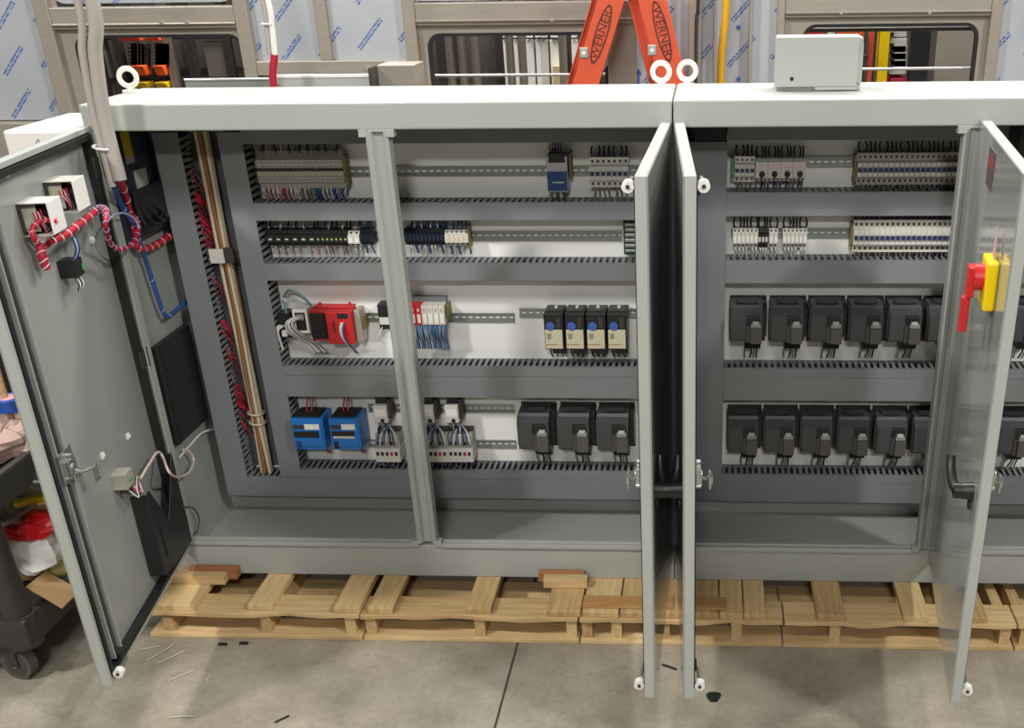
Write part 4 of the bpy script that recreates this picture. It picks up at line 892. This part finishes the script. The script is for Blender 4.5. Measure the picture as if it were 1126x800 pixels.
# loose blocks
def at2(px, py, z): return at(px, py, 'z', z)
tag(MB().box(-1.86, -1.655, -.085, -.048, .1345, .172, WOODX).build('wood_block', None, .002), 'sawn pine block lying on boards at lower left of enclosure', 'wood block', 'loose wood blocks on the pallets')
tag(MB().box(-1.80, -1.625, -.045, -.006, .1345, .176, WOODR).build('wood_block', None, .002), 'reddish brown block wedged behind the left pine block', 'wood block', 'loose wood blocks on the pallets')
tag(MB().box(-.475, -.315, -.075, -.035, .1345, .172, WOODX).build('wood_block', None, .002), 'pale pine block lying against plinth below bottom drives', 'wood block', 'loose wood blocks on the pallets')
tag(MB().box(-.50, -.33, -.032, -.004, .1345, .174, WOODR).build('wood_block', None, .002), 'reddish strip standing behind the pale pine block', 'wood block', 'loose wood blocks on the pallets')
tag(MB().box(-.32, -.0, -.205, -.13, .1345, .142, WOODO).build('wood_strip', None, .002), 'orange tinted plank lying lengthwise left of centre doors', 'plank', 'orange planks by the centre doors')
tag(MB().box(.04, .19, -.205, -.13, .1345, .142, WOODO).build('wood_strip', None, .002), 'orange tinted plank just right of the centre doors', 'plank', 'orange planks by the centre doors')

# floor debris
def sliver(px, py, L, ang, m, lab, cat='debris', r=.004):
    p = at(px, py, 'z', .004); d = Vector((math.cos(ang), math.sin(ang), 0))*L/2
    mb = MB().tube([p-d, p+Vector((d.y*.1, d.x*.1, 0)), p+d], r, m, 6); tag(mb.build('cable_scrap' if m is RUBBER else 'wood_sliver'), lab, cat, 'scraps on the floor')
sliver(736, 733, .055, -.5, RUBBER, 'short black cable scrap on floor between centre doors', r=.004)
for i, (px, py, L, a_) in enumerate(((188, 722, .10, .9), (200, 742, .09, .8), (228, 745, .04, 1.6), (176, 717, .12, 1.1), (166, 712, .06, .3), (200, 788, .08, .1))):
    sliver(px, py, L, a_, mat('pale_sliver', 'C9C0AE', .7), 'pale sliver of scrap on floor, '+('beside left pallet corner', 'in front of left pallet', 'dot right of the slivers', 'long one nearest the left door', 'close to left door foot', 'nearest the camera at left')[i], r=.0018)
sliver(245, 708, .03, 0, RUBBER, 'dark chip on floor at left pallet foot, nearer the left door', r=.006)
sliver(268, 707, .03, 0, RUBBER, 'dark chip on floor at left pallet foot, farther from the door', r=.006)
sliver(310, 790, .05, .8, RUBBER, 'dark scrap on floor near lower left', r=.003)
p = at(785, 767, 'z', 0)
tag(MB().prism([(p.x+.022*math.cos(a)*(1+.25*math.sin(3*a)), p.y+.03*math.sin(a)*(1+.2*math.cos(2*a))) for a in [i*PI/8 for i in range(16)]], 'z', .0005, .008, RUBBER).build('rubber_lump', None, .002), 'flat dark lump on floor right of the centre doors', 'debris')

# ------------------------------------------------------------------ cart with junk at left
t = thing('utility_cart', 'dark grey plastic utility cart with scuffed tubular corner posts', 'cart', (-2.48, -.0, 0))
cx0, cx1, cy0, cy1 = -2.95, -2.13, -.53, .25
def tray(z):
    mb = MB().box(cx0+.03, cx1-.03, cy0+.03, cy1-.03, z, z+.02, CARTM)
    for (a0, a1, b0, b1) in ((cx0, cx1, cy0, cy0+.03), (cx0, cx1, cy1-.03, cy1), (cx0, cx0+.03, cy0+.03, cy1-.03), (cx1-.03, cx1, cy0+.03, cy1-.03)): mb.box(a0, a1, b0, b1, z-.035, z+.075, CARTM)
    mb.build('tray', t, .012)
tray(.18); tray(.67)
for x, y in ((cx0+.05, cy0+.05), (cx1-.05, cy0+.05), (cx0+.05, cy1-.05), (cx1-.05, cy1-.05)):
    MB().cyl((x, y, .26), (x, y, .64), .046, CARTM, 18, r1=.036).cyl((x, y, .14), (x, y, .26), .055, CARTM, 18).build('post', t, .004)
wheel = MB().cyl((-.018, 0, .062), (.018, 0, .062), .062, CEM, 30).cyl((-.020, 0, .062), (.020, 0, .062), .044, mat('wheel_hub', '4A4644', .6), 24).cyl((-.024, 0, .062), (.024, 0, .062), .014, ZINC, 12).mesh('caster_wheel')
fork = MB().box(-.026, -.020, -.02, .02, .055, .13, STEEL_D).box(.022, .028, -.02, .02, .055, .13, STEEL_D).box(-.03, .03, -.035, .035, .118, .142, STEEL_D).mesh('caster_fork')
for x, y in ((cx0+.06, cy0+.06), (cx1-.10, cy0+.05), (cx0+.06, cy1-.06), (cx1-.06, cy1-.06)):
    f_ = inst(fork, 'caster', t, Vector((x, y, 0))-ORG[t.name]); f_.rotation_euler = (0, 0, 1.35); inst(wheel, 'wheel', f_)
# contents, lower tray
def junk(name, label, cat, mb, bv=.004): return tag(mb.build(name, None, bv), label, cat)
def rot_box(c, L, W, Hh, rz, m, mb=None, tilt=0):
    mb = mb or MB(); R_ = Matrix.Rotation(rz, 3, 'Z') @ Matrix.Rotation(tilt, 3, 'Y')
    return mb.obox(c, R_@Vector((L/2, 0, 0)), R_@Vector((0, W/2, 0)), R_@Vector((0, 0, Hh/2)), m)
t = thing('cardboard_box', 'open brown cardboard box with a flap hanging over the lower cart tray', 'box', (-2.40, -.05, .2))
rot_box((-2.42, -.02, .28), .30, .36, .15, .15, CARD).build('carton', t, .002)
fa = [at(28, 645, 'y', -.42), at(50, 627, 'y', -.28), at(88, 648, 'y', -.28), at(68, 668, 'y', -.42)]
MB().hexa([p-Vector((0, 0, .004)) for p in fa]+fa, CARD).build('flap', t)
def blob(c, s, m, seed, name, label, cat):
    rnd = random.Random(seed); mb = MB(); n, k = 16, 10; vs = []
    ph = [rnd.uniform(0, 6) for _ in range(6)]
    for i in range(k+1):
        th = PI*i/k
        for j in range(n):
            p = 2*PI*j/n; q = 1+.13*math.sin(3*p+ph[0]+th*2)+.10*math.sin(5*th+ph[1]+p)+.06*math.sin(7*p+ph[2])+rnd.uniform(-.07, .07)
            vs.append((c[0]+s[0]*q*math.sin(th)*math.cos(p), c[1]+s[1]*q*math.sin(th)*math.sin(p), c[2]+s[2]*q*math.cos(th)))
    fs = [(i*n+j, i*n+(j+1) % n, (i+1)*n+(j+1) % n, (i+1)*n+j) for i in range(k) for j in range(n)]
    mb.add(vs, fs[::1], m, False); return tag(mb.build(name), label, cat)
pj = at(41, 605, 'y', -.25); blob(pj, (.085, .10, .07), PAPERW, 1, 'plastic_bag', 'crumpled white bag on lower cart tray', 'bag')
blob(at(71, 612, 'y', -.15), (.035, .10, .09), mat('pale_yellow_bag', 'C9C27A', .5), 5, 'plastic_bag', 'pale yellowish bag tucked behind the left door on cart', 'bag')
blob(at(36, 577, 'y', -.22), (.085, .09, .035), mat('red_bag', 'C4141E', .35), 2, 'rag', 'folded glossy red bag on top of the white bag', 'bag')
tag(MB().tube([at(18, 554, 'y', -.15), at(38, 549, 'y', -.15), at(62, 545, 'y', -.15)], .015, YELLOW, 10).build('level_tool'), 'yellow handled tool lying above the red bag', 'tool')
tag(MB().tube([at(34, 534, 'y', -.05), at(60, 532, 'y', -.05)], .012, YELLOW, 8).build('marker_pen'), 'short yellow rod behind the longer yellow tool', 'tool')
blob(at(14, 572, 'y', -.05), (.07, .10, .07), mat('clear_bag', '9D9590', .3), 9, 'plastic_bag', 'greyish bag beside the red bag on lower cart tray', 'bag')
junk('cardboard_sheet', 'flat tan card leaning under upper cart shelf', 'cardboard', rot_box(at(42, 530, 'y', .05), .18, .02, .12, .2, mat('tan_card', 'BBAF94', .7)))
# upper tray things
tag(MB().cyl(at(12, 449, 'y', -.1), at(12, 449, 'y', -.1)+Vector((0, 0, .04)), .05, mat('tape_blue', '2858B0', .4), 24).cyl(at(12, 449, 'y', -.1)+Vector((0, 0, .04)), at(12, 449, 'y', -.1)+Vector((0, 0, .042)), .03, PINKW, 20).build('tape_roll', None, .002), 'roll of blue masking tape lying on upper cart shelf', 'tape roll')
blob(at(28, 470, 'y', .0), (.10, .15, .06), mat('pink_rag', 'C9B0A8', .7), 11, 'rag', 'crumpled pinkish white rag on upper cart shelf', 'rag')
blob(at(8, 485, 'y', -.2), (.10, .12, .05), mat('pink_rag2', 'C2A59C', .7), 12, 'rag', 'second pinkish cloth nearer the cart post', 'rag')
junk('wooden_slat', 'upright pale wooden slat standing in the upper cart shelf', 'slat', rot_box(at(2, 425, 'y', -.1), .02, .015, .44, .1, WOODX))
junk('carton', 'brown carton at left edge of upper cart shelf', 'box', rot_box((-2.50, -.25, .90), .2, .26, .24, .1, CARD))
junk('tool_case', 'dark tool case at back of upper cart shelf', 'tool case', rot_box((-2.35, .13, .94), .40, .14, .30, .05, DARK), .012)

# ------------------------------------------------------------------ big stainless machine behind
YM = 1.30
t = thing('stainless_machine', 'long stainless steel process machine with film covered panels and windows', 'machine', (-.6, YM+.3, 0))
def X(px, py): return at(px, py, 'y', YM).x
def Z(px, py): return at(px, py, 'y', YM).z
ZTOP = 2.75
def post(px, py, w, name='frame_post', m=STEEL2, y=0, z0=0): 
    x = X(px, py); return MB().box(x, x+w, YM-.03+y, YM+.05+y, z0, ZTOP, m).build(name, t, .004)
def beam(xa, xb, za, zb, dy=0, m=STEEL2, name='frame_beam'): return MB().box(xa, xb, YM-.025+dy, YM+.04+dy, za, zb, m).build(name, t, .004)
# posts (left edge px at given row)
PX = [(-52, 100, .05), (53, 60, .062), (268, 60, .055), (449, 60, .05), (757, 60, .052), (786-2, 60, .012), (823, 60, .012), (853, 60, .03), (1083, 60, .045), (1290, 60, .05)]
for px, py, w in PX: post(px, py, w)
xB0 = X(53, 60)+.062; xB1 = X(268, 60); xC0 = X(268, 60)+.055; xC1 = X(449, 60); xD0 = X(449, 60)+.05; xD1 = X(655, 60); xE0 = X(853, 60)+.03; xE1 = X(1083, 60)
def window(x0, x1, wl, wr, zt, zb, zbeam0, zbeam1):
    beam(x0, x1, zbeam0, zbeam1); beam(x0, x1, zbeam0+.012, zbeam0+.022, -.012, STEEL)
    mb = MB(); out = rrect(x0, x1, zb-.16, zbeam0, .0005, 6); inn = rrect(wl, wr, zb, zt, .055, 6)
    framed(mb, out, inn, YM, YM+.02, STEEL2); mb.build('window_frame', t, .002)
    mb = MB(); inn2 = rrect(wl+.012, wr-.012, zb+.012, zt-.012, .045, 6); framed(mb, rrect(wl, wr, zb, zt, .055, 6), inn2, YM+.004, YM+.03, RUBBER); mb.build('window_seal', t)
    mb = MB().box(x0, x1, YM, YM+.02, .1, zb-.16, STEEL2); mb.build('lower_panel', t)
ztop = Z(200, 39); zbm0, zbm1 = Z(200, 32), Z(200, 8)
window(xB0, xB1, X(84, 60), X(269, 60), Z(170, 38), Z(170, 38)-.52, Z(170, 31), Z(170, 7))
zw2 = Z(560, 36); 
xW2r = X(700, 60)
window(xD0, xW2r, X(471, 60), X(668, 60), zw2, zw2-.52, Z(560, 27), Z(560, 2))
window(xE0, xE1, X(881, 60), X(1074, 60), Z(980, 26), Z(980, 26)-.5, Z(980, 18), Z(980, -8))
# horizontal rods and extra bars inside windows 
MB().cyl((X(471, 60), YM+.05, Z(560, 84)), (X(668, 60), YM+.05, Z(560, 84)), .006, ALU, 10).build('window_rod', t)
MB().cyl((X(881, 60), YM+.05, Z(1000, 77)), (X(1074, 60), YM+.05, Z(1000, 77)), .006, ALU, 10).build('window_rod', t)
MB().cyl((X(881, 60), YM+.06, Z(1000, 33)), (X(1074, 60), YM+.06, Z(1000, 33)), .009, STEEL_D, 10).build('window_rod', t)
# film panels
def film(x0, x1, z0, z1, rs=None, y=0.0):
    poly = rrect(x0, x1, z0, z1, .01, 6, rs or (.01, .01, .01, .01)); return MB().prism(poly, 'y', YM+.008+y, YM+.014+y, FILM).build('film_covered_panel', t)
beam(-4.2, X(53, 60), 1.02, Z(40, 134), 0)
film(X(-52, 100)+.05, X(53, 60), Z(30, 132), ZTOP, (.03, .01, .01, .09))
film(-4.2, X(-52, 100), .2, ZTOP)
film(xB0, xB1, Z(170, 3), ZTOP, (.06, .01, .01, .06))
MB().box(-4.2, X(53, 60), YM, YM+.02, .1, 1.02, STEEL2).build('lower_panel', t)
zc = Z(360, 66); beam(xC0, xC1, Z(360, 82), zc)
xm = X(349, 30); MB().box(xm, xm+.05, YM-.02, YM+.04, zc, ZTOP, STEEL2).build('mullion', t, .004)
film(xC0, xm, zc, ZTOP); film(xm+.05, xC1, zc, ZTOP)
MB().box(xC0, xC1, YM, YM+.02, .1, Z(360, 82), STEEL2).build('lower_panel', t)
film(xD0, xW2r, Z(560, 0), ZTOP)
MB().box(X(560, 2)-.6, X(560, 2)+.6, YM-.05, YM-.03, 0, .001, STEEL2) 
# between window 2 and window 3
film(xW2r, X(757, 60), .2, ZTOP); film(X(757, 60)+.052, X(784, 60), .2, ZTOP); film(X(784, 60)+.012, X(823, 60), .2, ZTOP, y=.01); film(X(823, 60)+.012, X(853, 60), .2, ZTOP)
film(xE0, xE1, Z(980, -8), ZTOP); film(X(1083, 60)+.045, X(1290, 60), .2, ZTOP)
# blue arrow mark on film
ax_, az_ = X(702, 85), Z(702, 85)
MB().box(ax_-.003, ax_+.003, YM+.004, YM+.0075, az_-.04, az_+.012, BLUEINK).prism([(ax_-.013, az_+.010), (ax_+.013, az_+.010), (ax_, az_+.034)], 'y', YM+.004, YM+.0075, BLUEINK).build('arrow_mark', t)
# bolts
mb = MB()
for px, py in ((178, 25), (206, 25), (404, 75), (607, 22), (925, 14), (1022, 14)): 
    q = at(px, py, 'y', YM-.03); mb.cyl((q.x, YM-.04, q.z), (q.x, YM-.02, q.z), .007, ALU, 10)
mb.build('bolt', t)
mb = MB()
for px, py in ((812, 30), (812, 87)): q = at(px, py, 'y', YM+.01); mb.cyl((q.x, YM+.01, q.z), (q.x, YM+.019, q.z), .008, BLUEINK, 12)
mb.build('rivet', t)

# cable tray on machine behind left cabinet (top edge seen over the roof)
q0 = at(300, 84, 'y', .75); q1 = at(408, 84, 'y', .75)
t2 = thing('cable_tray', 'pale metal gutter standing behind the left enclosure roof', 'cable tray', ((q0.x+q1.x)/2, .8, 0))
MB().box(q0.x, q1.x, .72, .74, q0.z-.35, q0.z+.0, PAINT).box(q0.x, q1.x, .72, .95, q0.z-.35, q0.z-.34, PAINT).box(q0.x, q1.x, .72, .735, q0.z-.008, q0.z+.008, WHITEP).build('trough', t2, .003)
MB().box(q1.x, q1.x+.01, .72, .95, q0.z-.35, q0.z+.03, STEEL_D).box(q1.x+.01, q1.x+.15, .80, .95, q0.z-.35, q0.z+.03, STEEL2).build('end_box', t2, .003)
MB().box(q0.x+.05, q0.x+.09, .76, .80, 0, q0.z-.35, STEEL2).box(q1.x-.09, q1.x-.05, .76, .80, 0, q0.z-.35, STEEL2).build('support', t2)
q0 = at(205, 87, 'y', .7); q1 = at(298, 87, 'y', .7)
t2 = thing('cable_tray', 'low dark gutter behind the left enclosure roof beside the window', 'cable tray', ((q0.x+q1.x)/2, .75, 0))
MB().box(q0.x, q1.x, .68, .70, q0.z-.3, q0.z, mat('grey_tray', '8A8C88', .4, .3)).box(q0.x, q1.x, .68, .8, q0.z-.3, q0.z-.29, STEEL2).box(q0.x, q1.x, .675, .69, q0.z-.004, q0.z+.004, ALU).build('trough', t2, .002)
MB().box(q0.x+.05, q0.x+.09, .71, .75, 0, q0.z-.3, STEEL2).box(q1.x-.09, q1.x-.05, .71, .75, 0, q0.z-.3, STEEL2).build('support', t2)
# grey conduits going down behind left cabinet near x=300
P = [at(293, -5, 'y', .62), at(299, 30, 'y', .62), at(302, 60, 'y', .62), at(301, 96, 'y', .62)]
P = [P[0]+Vector((-.15, .1, .9)), P[0]+Vector((-.06, .02, .35))]+P
t2 = thing('flexible_conduit', 'whitish cable pair with red sleeve dropping behind the left enclosure', 'cable', P[3])
mb = MB().tube(smooth_path(P[:5], 7), .010, WHITEP, 10).tube(smooth_path([p+Vector((-.018, 0, 0)) for p in P[:5]], 7), .008, CONDUIT, 10); mb.build('jacket', t2)
MB().tube(smooth_path([P[4], P[5], P[5]+Vector((.0, 0, -.3))], 5), .013, RED2, 10).build('red_sleeve', t2)
MB().torus(P[4]+Vector((-.008, 0, .10)), (0, 0, 1), .020, .003, WHITE, 16, 6).build('cable_tie', t2)

# yellow hose and dark hose on the film panels
P = [at(799, -5, 'y', 1.2), at(795, 45, 'y', 1.2), at(792, 98, 'y', 1.2)]
tag(MB().tube(smooth_path([P[0]+Vector((.02, 0, .7))]+P+[P[-1]+Vector((-.02, 0, -1.2))], 6), .0145, HOSE, 12).build('air_hose'), 'yellow hose hanging down the machine right of the ladder', 'hose')
P = [at(768, -5, 'y', 1.2), at(766, 20, 'y', 1.2), at(765, 95, 'y', 1.2)]
tag(MB().tube(smooth_path([P[0]+Vector((.01, 0, .7))]+P+[P[-1]+Vector((0, 0, -1.2))], 6), .007, STEEL_D, 8).build('dark_cable'), 'thin dark cable along the steel post right of the ladder', 'cable')

# ------------------------------------------------------------------ racks and bins seen through the machine windows
YR = 2.0
def rk(px, py, y=YR): v = at(px, py, 'y', y); return v.x, v.z
t = thing('storage_rack', 'grey steel rack of parts seen through left machine window', 'rack', (-2.5, YR, 0))
for px in (104, 128, 184, 207, 248, 268): x, z = rk(px, 70); MB().box(x, x+.035, YR, YR+.04, 0, 2.6, STEEL_D if px != 184 else STEEL).build('upright', t)
for py in (40, 87): x, z = rk(110, py); MB().box(rk(90, py)[0], rk(275, py)[0], YR+.045, YR+.5, z-.02, z, STEEL_D).build('shelf', t)
for i, (pa, pb, pya, pyb, m_, lb) in enumerate(((132, 155, 40, 45, BIN_O, 'narrow orange strip bin at top left of left window'), (162, 176, 40, 45, BIN_O, 'narrow orange strip bin at top right of left window'), (144, 162, 72, 83, BIN_O, 'larger orange bin in middle of left window'), (170, 183, 72, 83, BIN_O, 'smaller orange bin right in left window'), (146, 164, 90, 97, BIN_Y, 'yellow bin low in left window'), (172, 185, 90, 97, BIN_Y, 'yellow bin low beside the rack post in left window'))):
    xa_, zt_ = rk(pa, pya, YR-.02); xb_, zb_ = rk(pb, pyb, YR-.02)
    tag(MB().hexa([(xa_, YR-.02, zb_), (xb_, YR-.02, zb_), (xb_, YR+.04, zb_), (xa_, YR+.04, zb_), (xa_, YR-.05, zt_), (xb_, YR-.05, zt_), (xb_, YR+.04, zt_), (xa_, YR+.04, zt_)], m_).build('parts_bin', None, .004), lb, 'bin', 'bins behind the left window')
mb = MB()
for (pa, pb) in ((139, 158), (167, 181)):
    for r_ in range(6):
        for c_ in range(5):
            x, z = rk(pa+(pb-pa)*(c_+.2)/5, 48+r_*4); mb.box(x, x+.03, YR, YR+.03, z-.022, z, (GREYW, STEEL_D, BEIGE)[(r_*3+c_) % 3])
tag(mb.build('wire_mesh_basket'), 'grey mesh of small drawers between orange bins, left window', 'drawers', kind='stuff')
x0_, z0_ = rk(217, 47); x1_, z1_ = rk(247, 85); tag(MB().box(x0_, x1_, YR+.06, YR+.10, z1_-.4, z0_, STEEL2).build('steel_sheet'), 'plain steel sheet standing at right in left window', 'sheet')
x0_, z0_ = rk(92, 45); x1_, z1_ = rk(118, 95); tag(MB().box(x0_, x1_, YR+.06, YR+.10, z1_-.4, z0_, BEIGE).box(x0_+.05, x1_-.05, YR+.05, YR+.06, z0_-.10, z0_-.05, WHITE).build('equipment_box'), 'pale equipment box behind the cables in left window', 'box')
t = thing('storage_rack', 'dark rack of upright tubes seen through centre machine window', 'rack', (-1.0, YR, 0))
for i, px in enumerate((500, 513, 527, 565, 578, 622)): x, z = rk(px, 60); MB().cyl((x, YR-.1, 1.0), (x, YR-.1, 2.5), .019, STEEL if i < 6 else STEEL_D, 12).build('tube', t)
for i, px in enumerate((480, 545, 600)): x, z = rk(px, 60, 2.3); MB().box(x, x+.12, 2.3, 2.34, 0, 2.5, mat('dark_brown', '2E2724', .6)).build('upright', t)
for i, (px, w_, m_) in enumerate(((557, .014, WHITE), (569, .018, WHITE), (583, .018, WHITE), (592, .012, WHITE), (599, .018, LGREY), (613, .035, WHITE), (632, .014, WHITE))):
    x, z = rk(px, 60, 2.25); tag(MB().box(x-w_, x+w_, 2.25, 2.28, 1.0, rk(px, 44, 2.25)[1], m_).box(x-w_*.8, x+w_*.8, 2.24, 2.28, rk(px, 41, 2.25)[1], rk(px, 37, 2.25)[1], m_).build('bright_gap'), 'bright gap painted as white upright strip in centre window, '+('first from left', 'second from left', 'third from left', 'thin fourth from left', 'greyish fifth', 'widest one', 'last beside the ladder')[i], 'strip', 'white strips in centre window')  # bright gaps between the uprights, painted as solid white strips
x, z = rk(608, 80, 2.2); tag(MB().box(x, x+.055, 2.2, 2.24, z-.4, z+.03, mat('wood_tan', 'C9B98A', .6)).build('tan_post'), 'tan upright low in centre window near the ladder', 'post')
t = thing('storage_rack', 'rack with yellow upright and white drawers seen through right window', 'rack', (1.1, YR, 0))
x, z = rk(966, 60); x2, _ = rk(977, 60); MB().box(x, x2, YR, YR+.08, 0, 2.6, YELLOW).build('yellow_upright', t)
x, z = rk(955, 60); x2, _ = rk(960, 60); MB().box(x, x2, YR, YR+.04, 0, 2.6, ORANGE).build('orange_upright', t)
for k, py in enumerate((28, 40, 48, 56, 64, 84)): 
    xa_, z = rk(979, py, YR+.02); xb_ = rk(998, py, YR+.02)[0]; MB().box(xa_, xb_, YR+.02, YR+.3, z-.07 if k else z-.05, z-.008, LGREY if k not in (5,) else RED2).box((xa_+xb_)/2-.04, (xa_+xb_)/2-.02, YR+.012, YR+.02, z-.045, z-.028, BLACK).build('drawer', t, .003)
x, z = rk(1002, 60); x2, _ = rk(1022, 60); MB().box(x, x2, YR, YR+.05, 0, 2.6, DARK).build('dark_upright', t)
x, z = rk(1030, 60, 2.3); x2, _ = rk(1075, 60, 2.3); MB().box(x, x2, 2.3, 2.33, 0, 2.6, STEEL2).build('back_sheet', t)
MB().box(rk(884, 29)[0], rk(954, 29)[0], YR-.06, YR+.3, rk(900, 29, YR-.02)[1]-.15, rk(900, 29, YR-.02)[1]-.121, STEEL_D).build('shelf', t)
for i, (pa, pb, m_) in enumerate(((888, 905, RED), (912, 918, LGREY), (922, 950, BIN_O))):
    xa_, z = rk(pa, 29, YR-.02); xb_ = rk(pb, 29, YR-.02)[0]; tag(MB().box(xa_, xb_, YR-.05, YR+.04, z-.12, z, m_).build('parts_bin', None, .003), ('red', 'grey', 'long orange')[i]+' bin peeking above the junction box in right window', 'bin', 'bins behind the right window')
# dark backdrop of the machine interior: back wall of machine
t = thing('machine_back', 'dark rear wall of equipment behind the windows', 'machine', (0, 3.2, 0))
mb = MB()
mb.box(-5, 5, 3.0, 3.05, 0, 3.2, mat('dark_back_steel', '37322E', .7, noise=.4, nscale=5)); mb.build('rear_sheet', t)
mb = MB()
for k in range(40): x = -4.8+k*.25; mb.box(x, x+.04, 2.96, 3.0, 0, 3.2, STEEL_D)
mb.build('rib', t)

# ------------------------------------------------------------------ ladder
YL = .95
t = thing('step_ladder', 'orange fibreglass step ladder standing open behind the enclosures', 'ladder', (-.1, 1.0, 0))
def rail_leg(pa, pb, y, w, s, tilt=0):
    """channel rail through two photo points at depth y (centre line), extended to floor and apex"""
    A, B = at(*pa, 'y', y), at(*pb, 'y', y); d = (A-B); d = d/d.z
    top_ = A+d*(.32); bot = B-d*(B.z); L = (top_-bot); ln = L.length; ez = L.normalized(); ey = Vector((0, 1, 0)); ex = ey.cross(ez).normalized()
    c = (top_+bot)/2
    mb = MB().obox(c+ey*.0, ex*(w/2), ey*.0025, ez*(ln/2), ORANGE)
    for q in (-1, 1): mb.obox(c+ex*(q*(w/2-.002))+ey*(.016*s), ex*.0025, ey*.016, ez*(ln/2), ORANGE)
    o = mb.build('side_rail', t, .001); return A, B, ex, ez, bot, top_
La = rail_leg((672, 0), (644, 93), YL, .092, 1); Ra = rail_leg((717, 0), (737, 80), YL, .100, 1)
Lb = rail_leg((664, 4), (636, 97), YL+.24, .092, -1); Rb = rail_leg((707, 4), (727, 84), YL+.24, .100, -1)
for (A, B, ex, ez, bot, top_), ctr, txt_rot in ((La, (661, 38), 1), (Ra, (728, 35), -1)):
    c = at(*ctr, 'y', YL-.004); poly = []
    mb = MB(); n = 28
    ring = [c+ex*(.024*math.cos(2*PI*i/n))+ez*(.108*math.sin(2*PI*i/n)) for i in range(n)]
    mb.add([p for p in ring]+[p+Vector((0, .003, 0)) for p in ring], [tuple(range(n))[::-1], tuple(range(n, 2*n))]+[(i, (i+1) % n, n+(i+1) % n, n+i) for i in range(n)], ORANGE_D)
    ring2 = [c+Vector((0, -.0008, 0))+ex*(.018*math.cos(2*PI*i/n))+ez*(.098*math.sin(2*PI*i/n)) for i in range(n)]
    mb.add(ring2, [tuple(range(n))[::-1]], ORANGE)
    lg = mb.build('logo_oval', t)
    ang = math.atan2(ez.z, ez.x)
    if txt_rot > 0: rot = (PI/2, -ang, 0)
    else: rot = (PI/2, -ang+PI, 0)
    text_part('WERNER', t, c+Vector((0, -.002, 0))-ORG[t.name], rot, .044, ORANGE_D, 'logo_lettering', 1.0)
for k in range(1, 8):
    z = k*.30
    for S, S2 in ((La, Lb),):
        pA = S[4]+(S[5]-S[4])*(z/(S[5].z)); 
        if z < S[5].z: MB().box(pA.x-.045, pA.x+.045, YL+.002, YL+.24, z-.012, z+.012, ALU).build('step', t, .002)
    pA = Ra[4]+(Ra[5]-Ra[4])*(z/Ra[5].z); MB().box(pA.x-.012, pA.x+.012, YL+.002, YL+.24, z-.012, z+.012, ALU).build('cross_brace', t, .002)
for px, py in ((642, 58), (717, 55)):
    c = at(px, py, 'y', YL-.005); MB().obox(c, (.016, 0, 0), (0, .004, 0), (0, 0, .018), ALU).cyl((c.x, YL-.012, c.z), (c.x, YL, c.z), .007, WHITE, 12).build('rail_bracket', t, .002)
MB().box(min(La[5].x, Ra[5].x)-.06, max(La[5].x, Ra[5].x)+.06, YL-.02, YL+.26, La[5].z-.03, La[5].z+.02, ORANGE).build('top_cap', t, .006)
for S in (La, Ra, Lb, Rb): MB().box(S[4].x-.05, S[4].x+.05, S[4].y-.02, S[4].y+.02, 0, .04, RUBBER).build('foot', t, .004)

# ------------------------------------------------------------------ lights
W_ = bpy.data.worlds.new('world'); SC.world = W_; W_.use_nodes = True
W_.node_tree.nodes['Background'].inputs[0].default_value = (.80, .83, .80, 1); W_.node_tree.nodes['Background'].inputs[1].default_value = .045
def lamp(x, y, z, power, sx, sy, tgt, col=(1, .975, .93)):
    l = bpy.data.lights.new('high_bay_and_fill_lamp', 'AREA'); l.shape = 'RECTANGLE'; l.size = sx; l.size_y = sy; l.energy = power; l.color = col
    o = bpy.data.objects.new('high_bay_and_fill_lamp', l); COL.objects.link(o); o.location = (x, y, z)
    o.rotation_euler = (Vector(tgt)-Vector((x, y, z))).to_track_quat('-Z', 'Y').to_euler(); return o
lamp(-5.0, -4.2, 6.2, 400, .7, .4, (0, 0, .8))
lamp(5.0, -4.3, 6.2, 400, .7, .4, (0, 0, .8))
lamp(.3, -8.5, 5.2, 230, 1.0, .4, (0, 0, .9))
lamp(-.4, -3.4, 4.6, 75, 1.2, .5, (-.2, 0, 1.0))  # added fill, nearer and lower than real high bays, so light falls off downward
lamp(-1.5, .9, 5.6, 160, 1.2, .5, (-1.0, .9, 0))
lamp(2.2, .9, 5.6, 160, 1.2, .5, (1.4, .9, 0))
lamp(-1.8, 1.9, 4.6, 170, 1.0, .5, (-1.8, 2.0, 0))  # added fill behind the machine, brightens what the left windows show
lamp(.9, 1.9, 4.6, 170, 1.0, .5, (.9, 2.0, 0))  # added fill behind the machine, brightens what the right window shows
SC.view_settings.view_transform = 'Standard'; SC.view_settings.look = 'None'; SC.view_settings.exposure = -0.38; SC.view_settings.gamma = 1
